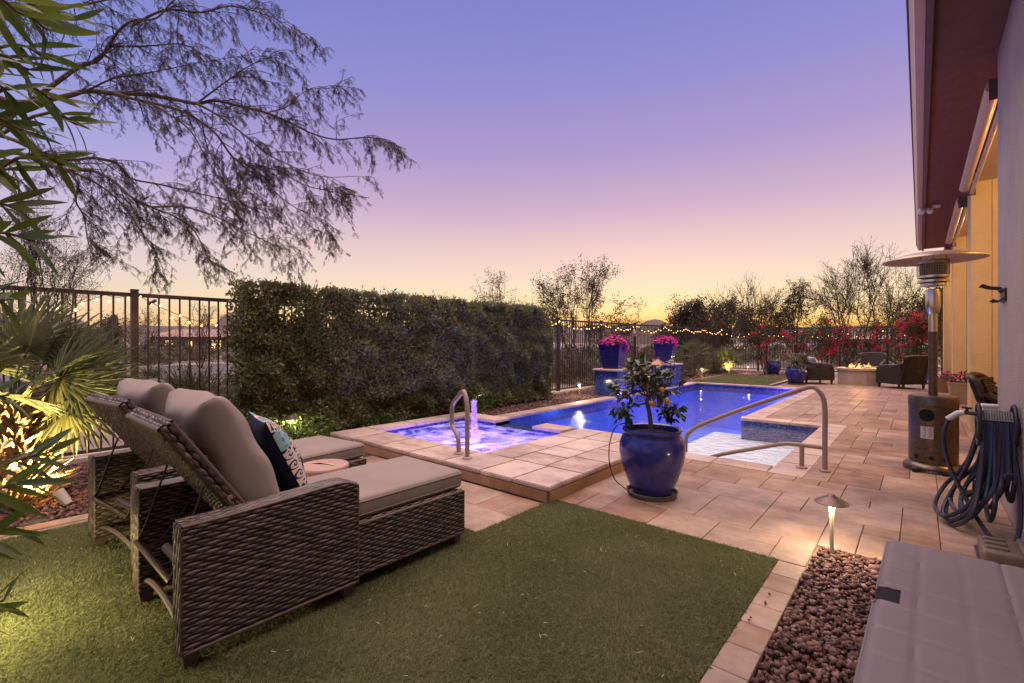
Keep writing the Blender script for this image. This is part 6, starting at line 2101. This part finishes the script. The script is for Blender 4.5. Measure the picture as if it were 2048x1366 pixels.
FANS = [fan_mesh(1), fan_mesh(2, 24, .46, .46), fan_mesh(3, 28, .55, .40)]
SHAG = mat('palm_boot', [(.20, .12, .055), (.34, .22, .10), (.46, .32, .16)], rough=.8, scale=6, island=.7)


def fan_palm(x, y, z, th, tr, scale, nf, label, seed, elev=(-.35, 1.35), extra=()):
    rg = np.random.default_rng(seed)
    e = empty('fan_palm', (x, y, z)); tag(e, label, 'palm')
    MB().tube([(0, 0, -.05), (.01, 0, th * .5), (0, .01, th)], [tr * .8, tr * .75, tr * .6], 14).build('trunk', BARK, e, True)
    k = int(520 * th / .7)
    zz = rg.uniform(0, th * 1.03, k); a = rg.uniform(0, 2 * PI, k); rad = tr * (.62 + .12 * np.sin(zz * 9))
    P = np.stack([np.cos(a) * rad, np.sin(a) * rad, zz], 1)
    D = np.stack([np.cos(a), np.sin(a), rg.uniform(.2, 1.2, k)], 1) + rand_dirs(k, rg) * .35
    V, F = leaves_np(P, D, np.stack([np.cos(a), np.sin(a), np.full(k, -.6)], 1), rg.uniform(.06, .16, k) * tr / .16, rg.uniform(.016, .035, k) * tr / .16, .3, .0)
    o = link('boots', np_mesh('boots', V, F, SHAG), None, e); o['kind'] = 'stuff'
    for i in range(nf):
        az = 2 * PI * i * .381966 + rg.uniform(-.25, .25); el = elev[0] + (elev[1] - elev[0]) * (i / max(1, nf - 1))
        s_ = scale * rg.uniform(.85, 1.15)
        link('frond', FANS[i % 3], None, e, (.03 * math.cos(az), .03 * math.sin(az), th + .02), (rg.uniform(-.4, .4), -el, az), (s_, s_, s_))
    for (az, el, roll, s_) in extra:
        link('frond', FANS[0], None, e, (0, 0, th + .02), (roll, -el, az), (s_, s_, s_))
    return e


fan_palm(-5.52, .22, -.03, .85, .26, 1.0, 10, 'near fan palm with shaggy uplit trunk beside the loungers', 150, (.15, 1.35),
         extra=((R(60), R(12), R(70), 1.0), (R(72), R(-4), R(80), 1.05), (R(45), R(25), R(60), 1.0), (R(100), R(5), R(85), .95), (R(85), R(30), R(75), 1.0), (R(55), R(-12), R(60), .95)))
fan_palm(-6.05, 20.6, -.03, .42, .16, .82, 18, 'far fan palm with uplit trunk on gravel by the fence', 151, (-.1, 1.35))
desc = fan_palm(-6.5, 17.9, -.03, .75, .12, .85, 12, 'dark fan palm against the fence behind the far planter', 152, (-.2, 1.3))


def uplight(x, y, aim, energy, label, col=(1.0, .66, .22), size=70):
    e = empty('garden_uplight', (x, y, -.03)); tag(e, label, 'spotlight', 'garden uplights')
    MB().tube([(0, 0, -.05), (0, 0, .07)], .008, 8).build('stake', BLACK, e)
    d = (Vector(aim) - Vector((x, y, .07))).normalized()
    q = d.to_track_quat('Z', 'Y').to_euler()
    MB().lathe([(.0, -.075), (.028, -.072), (.034, -.03), (.037, .06), (.034, .06), (.028, .02), (.0, .018)], 20, cap0=False, cap1=False).build('housing', WHITE_C, e, True, (0, 0, .09), q)
    MB().lathe([(.028, .03), (.0, .032)], 16, cap0=False, cap1=False).build('lens', GLOWL, e, False, (0, 0, .09), q)
    light('uplight', 'SPOT', Vector((0, 0, .09)) + d * .07, energy, col, .02, e, (-d).to_track_quat('Z', 'Y').to_euler(), spot_size=R(size), spot_blend=.6)


WHITE_C = mat('fixture_cream', [(.45, .38, .31), (.52, .45, .37)], rough=.45)
uplight(-5.17, .50, (-5.5, .22, .62), 230, 'cream bullet spotlight in the gravel aimed up the near palm trunk', size=135)
uplight(-5.0, -.15, (-5.45, .2, 1.1), 260, 'added unseen spotlight brightening the near palm fronds', (1.0, .78, .36), 100)  # extra lamp added out of view to brighten the palm fronds
uplight(-5.85, 20.15, (-6.05, 20.6, .6), 160, 'small spotlight at the foot of the far fan palm', (1.0, .80, .30), 95)
rosette('grass_tuft', -5.72, 20.2, -.03, .35, 70, .012, 'bright lit grass tuft at the foot of the far fan palm', 155, mat('tuft_blade', [(.12, .17, .03), (.20, .24, .06)], rough=.5, island=.5, transl=.3), 'plant', (.1, .4), .02)

# ================================================================== OLEANDER (foreground, left)
OLE = mat('oleander_leaf', [(.040, .070, .010), (.080, .120, .018), (.14, .175, .032)], rough=.38, scale=2, obj=.6, transl=.4, spec=.5)
ol = empty('oleander', (-2.35, -.42, 0)); tag(ol, 'leafy oleander with long narrow green leaves at the left edge', 'shrub')
ovs, ofs = [], []


def ole_leaf(seed):
    rg = np.random.default_rng(seed)
    VV = []; FF = []
    n_ = 9
    cv = rg.uniform(.05, .22); tw = rg.uniform(-.3, .3)
    for j in range(n_):
        t_ = j / (n_ - 1)
        w = .029 * math.sin(PI * min(1, .04 + t_ * .95)) ** .75 * (1.0 - .25 * t_)
        z = -cv * .15 * t_ ** 2; a = tw * t_
        s = np.array([0, math.cos(a), math.sin(a)])
        c = np.array([.15 * t_, 0, z])
        VV += [c - s * w / 2 + np.array([0, 0, w * .14]), c, c + s * w / 2 + np.array([0, 0, w * .14])]
    for j in range(n_ - 1):
        q = 3 * j
        FF += [(q, q + 1, q + 4, q + 3), (q + 1, q + 2, q + 5, q + 4)]
    return np_mesh('leaf', np.array(VV), np.array(FF), OLE, True)


OLS = [ole_leaf(i) for i in range(5)]
rr_ = random.Random(21)
oloc = Vector(ol.location)
# stems rise outside the frame and lean in over the lawn: each ends at a point given by column, row and depth
stems = []
for (px, py, d) in [(60, 60, 1.45), (20, 140, 1.6), (70, 200, 1.5), (10, 260, 1.4), (90, 330, 1.6), (5, 420, 1.5), (30, 480, 1.35), (10, 30, 1.3), (-25, 600, 1.5),
                    (-20, 790, 1.45), (60, 905, 1.5), (20, 960, 1.35), (0, 1050, 1.5), (-30, 1200, 1.45), (-20, 340, 1.6), (-20, 180, 1.4), (60, 120, 1.65), (120, 250, 1.6), (100, 40, 1.7)]:
    end = at3(px + 38, py, d) - oloc
    b0 = Vector((rr_.uniform(-.15, .15), rr_.uniform(-.15, .10), 0))
    midp = Vector((b0.x * .7 + end.x * .2, b0.y * .7 + end.y * .1 - .08, end.z * .55))
    S = spline([b0, midp, end - Vector((.03, .16, .06)), end], 6)
    stems.append(S)
    MB().tube(S, [.009 * (1 - .65 * i / len(S)) for i in range(len(S))], 6).build('stem', HBARK, ol, True)
    nl = 15
    for i in range(nl):
        f = 1 - (i / nl) * .42
        q = S[min(len(S) - 1, int(f * (len(S) - 1)))]
        dirv = (S[-1] - S[-4]).normalized()
        a = i * 2.4 + rr_.uniform(-.4, .4)
        sdv = dirv.orthogonal(); sdv.rotate(Matrix.Rotation(a, 3, dirv))
        dd = (dirv * rr_.uniform(.3, .9) + sdv * rr_.uniform(.6, 1.1) + Vector((.25, .55, -.05))).normalized()
        e_ = dd.to_track_quat('X', 'Z').to_euler()
        s_ = rr_.uniform(.65, 1.02)
        link('leaf', OLS[rr_.randrange(5)], None, ol, q, (e_.x + rr_.uniform(-1.5, 1.5), e_.y, e_.z), (s_, s_ * rr_.uniform(.8, 1.15), s_))

# ================================================================== MESQUITE OVERHEAD (left, beyond the fence)
MQ = mat('mesquite_leaflet', [(.018, .013, .006), (.036, .027, .010), (.056, .042, .016)], rough=.6, island=.5, transl=.2)
mq = empty('mesquite_tree', (-9.9, -1.3, -.07)); tag(mq, 'large mesquite leaning in from the left with feathery drooping leaves', 'tree')
mo = Vector(mq.location)
rr_ = random.Random(8)
K = .41
LIMBS = [
    (7.2, 6.3, [(-120, 440), (100, 500), (320, 470), (420, 445), (560, 455), (700, 460), (830, 480), (960, 505), (1050, 490), (1180, 520), (1300, 550), (1420, 600), (1520, 650), (1640, 680), (1800, 670), (1910, 700)], .045),
    (6.6, 6.0, [(-200, 60), (0, 32), (120, 30), (270, 38), (420, 20), (560, -10)], .055),
    (7.3, 6.4, [(60, 560), (280, 400), (380, 330), (480, 290), (530, 225), (580, 150), (650, 100), (760, 90), (830, 20), (900, -40)], .040),
    (7.3, 6.8, [(530, 225), (700, 225), (880, 215), (960, 250), (1050, 300)], .018),
    (7.0, 6.4, [(-150, 720), (0, 740), (100, 750), (200, 790), (330, 830), (440, 830), (550, 880), (640, 960), (740, 1010), (860, 1060), (950, 1130), (1010, 1250), (1070, 1330)], .040),
    (7.2, 6.9, [(-80, 640), (60, 680), (170, 730), (330, 780), (460, 770), (570, 800), (640, 870), (780, 900), (950, 940), (1120, 980), (1280, 1040), (1450, 1120)], .032),
    (6.9, 6.6, [(330, 830), (380, 900), (370, 980), (410, 1060), (430, 1180), (480, 1300)], .022),
    (6.6, 6.1, [(560, 455), (640, 480), (720, 500), (830, 560), (930, 640), (1000, 760), (1090, 900), (1200, 1000)], .024),
    (6.7, 6.2, [(640, 480), (880, 540), (1040, 640), (1130, 760), (1200, 800), (1350, 830), (1480, 900), (1600, 930), (1800, 965)], .022),
    (6.6, 6.0, [(960, 505), (1060, 560), (1170, 640), (1290, 740), (1400, 800), (1560, 860), (1730, 860)], .018),
    (6.9, 6.3, [(640, 130), (800, 50), (980, 60), (1120, 30), (1260, 60), (1380, 110), (1490, 170)], .020),
    (6.8, 6.3, [(960, 505), (1100, 400), (1220, 320), (1330, 280), (1430, 310)], .014),
    (7.0, 6.6, [(420, 445), (560, 380), (700, 360), (850, 330), (1000, 300), (1200, 270)], .016),
    (6.7, 6.2, [(740, 1010), (900, 1010), (1060, 1060), (1200, 1130), (1330, 1190), (1420, 1230)], .016),
    (7.0, 6.5, [(330, 830), (480, 900), (600, 1000), (680, 1120), (760, 1240), (800, 1320)], .018),
    (6.9, 6.3, [(1300, 550), (1400, 520), (1500, 440), (1640, 430)], .010),
    (6.7, 6.1, [(1130, 760), (1300, 900), (1420, 1000), (1540, 1060), (1630, 1150)], .012),
    (7.4, 7.0, [(0, 740), (80, 860), (100, 980), (160, 1100), (240, 1200)], .022),
]
m = MB(); mt = MB(); sprays = []


def put_twigs(S, rads, r0, start, n_, lscale):
    for c in range(n_):
        i = rr_.randint(int(start * (len(S) - 1)), len(S) - 2)
        tg = (S[i + 1] - S[i]).normalized()
        d = (tg * rr_.uniform(.5, 1.0) + Vector((rr_.gauss(0, .55), rr_.gauss(0, .55), rr_.gauss(-.05, .5)))).normalized()
        ln = rr_.uniform(.35, .85) * lscale * (1.05 - .6 * i / len(S))
        p = S[i].copy(); pts = [p.copy()]
        for j in range(6):
            d = (d + Vector((rr_.gauss(.02, .16), rr_.gauss(.05, .16), rr_.gauss(-.10, .14)))).normalized()
            p = p + d * ln / 6; pts.append(p.copy())
        rr0 = min(rads[i] * .5, .009)
        mt.tube(pts, [max(.0032, rr0 * (1 - .8 * j / 6)) for j in range(7)], 4, cap=False)
        for j in range(2, 7):
            for _ in range(2):
                if rr_.random() < .72: sprays.append((pts[j], d, 1))
            if j > 1 and rr_.random() < .62:
                d2 = (d + Vector((rr_.gauss(0, .8), rr_.gauss(0, .8), rr_.gauss(-.25, .5)))).normalized()
                q = pts[j].copy(); pp = [q.copy()]
                l2 = rr_.uniform(.12, .34)
                for jj in range(3):
                    d2 = (d2 + Vector((rr_.gauss(0, .15), rr_.gauss(0, .15), rr_.gauss(-.15, .1)))).normalized(); q = q + d2 * l2 / 3; pp.append(q.copy())
                mt.tube(pp, [.0038, .0032, .0026, .0020], 3, cap=False)
                for s_ in pp[1:]:
                    sprays.append((s_, d2, 1)); sprays.append((s_, d2, 1))


for (d0, d1, pts, r0) in LIMBS:
    P3 = [at3(x_ * K, y_ * K, d0 + (d1 - d0) * i / (len(pts) - 1) + rr_.uniform(-.08, .08)) - mo for i, (x_, y_) in enumerate(pts)]
    S = spline(P3, 5)
    rads = [max(.004, r0 * (1 - .88 * (i / (len(S) - 1)) ** .8)) for i in range(len(S))]
    m.tube(S, rads, 7, cap=False)
    put_twigs(S, rads, r0, .18, int(len(pts) * 3.9), 1.0)
# trunk and hidden part of the limbs
for tx, ty, tz in ((0, 0, 0),):
    base = Vector((0, 0, 0)); fork = Vector((.1, .1, 1.5))
    m.tube(spline([base, Vector((.05, .0, .7)), fork], 6), [.17 - .004 * i for i in range(13)], 10)
    for (d0, d1, pts, r0) in LIMBS[:7]:
        if pts[0][0] > 60: continue
        s0 = at3(pts[0][0] * K, pts[0][1] * K, d0) - mo
        m.tube(spline([fork, fork.lerp(s0, .5) + Vector((0, 0, .15)), s0], 6), [.07 - (.07 - r0) * i / 12 for i in range(13)], 8)
m.build('trunk', BARK, mq, True)
mt.build('twigs', DARKBARK, mq)
# feathery leaves: a hanging rachis with paired leaflets
rg = np.random.default_rng(19)
S_ = np.array([tuple(s[0]) for s in sprays]); Dv = np.array([tuple(s[1]) for s in sprays])
nS = len(S_)
rd = norm(Dv * .35 + rand_dirs(nS, rg) * .6 + np.array([.05, .12, -.65]))
RL_ = rg.uniform(.05, .10, nS)
side = norm(np.cross(rd, rand_dirs(nS, rg)))
Ps, Ds, Us = [], [], []
NP_ = 6
for j in range(NP_):
    t_ = (j + 1) / NP_
    c = S_ + rd * (RL_ * t_)[:, None]
    for sgn in (-1, 1):
        Ps.append(c); Ds.append(side * sgn + rd * .55); Us.append(np.cross(rd, side))
Ps = np.concatenate(Ps); Ds = np.concatenate(Ds); Us = np.concatenate(Us)
k = len(Ps)
Dn = norm(Ds); Sd = norm(np.cross(Dn, Us)); L1_ = rg.uniform(.014, .024, k)[:, None]; W1_ = rg.uniform(.0058, .0090, k)[:, None]
V = np.stack([Ps, Ps + Dn * L1_ * .5 + Sd * W1_ / 2, Ps + Dn * L1_, Ps + Dn * L1_ * .5 - Sd * W1_ / 2], 1).reshape(-1, 3)
F = (np.arange(k) * 4)[:, None] + np.array([0, 1, 2, 3])
o = link('leaflets', np_mesh('leaflets', V, F, MQ), None, mq); o['kind'] = 'stuff'
rv = np.stack([S_ - side * .0007, S_ + side * .0007, S_ + rd * RL_[:, None] + side * .0005, S_ + rd * RL_[:, None] - side * .0005], 1).reshape(-1, 3)
o = link('leaf_stalks', np_mesh('leaf_stalks', rv, (np.arange(nS) * 4)[:, None] + np.array([0, 1, 2, 3]), DARKBARK), None, mq); o['kind'] = 'stuff'

# bits of dry straw lying on the turf, and a few fallen bougainvillea bracts
STRAW = mat('dry_straw', [(.34, .27, .15), (.48, .40, .25)], rough=.8, island=.7)
rg = np.random.default_rng(77); k = 150
P = np.stack([rg.uniform(-4.5, -.7, k), rg.uniform(.2, 3.1, k), np.full(k, .018)], 1)
P = P[(P[:, 0] > -2.3) | (P[:, 1] < 2.2)]; k = len(P)
a = rg.uniform(0, 6.28, k); D = np.stack([np.cos(a), np.sin(a), rg.normal(0, .15, k)], 1)
V, F = leaves_np(P, D, np.tile([0, 0, 1.0], (k, 1)), rg.uniform(.015, .05, k), rg.uniform(.002, .0035, k), .1, 0)
tag(link('straw_litter', np_mesh('straw_litter', V, F, STRAW)), kind='stuff')
k = 46
P = np.concatenate([np.stack([rg.uniform(-.45, -.15, 14), rg.uniform(2.2, 3.5, 14), np.full(14, .022)], 1), np.stack([rg.uniform(-2.2, .4, 32), rg.uniform(3.7, 9, 32), np.full(32, .004)], 1)])
a = rg.uniform(0, 6.28, k); D = np.stack([np.cos(a), np.sin(a), np.zeros(k)], 1)
V, F = leaves_np(P, D, np.tile([0, 0, 1.0], (k, 1)), rg.uniform(.012, .026, k), rg.uniform(.008, .015, k), .3, 0)
tag(link('leaf_litter', np_mesh('leaf_litter', V, F, mat('fallen_leaf', [(.10, .05, .02), (.18, .09, .03), (.35, .02, .05)], rough=.8, island=.9))), kind='stuff')
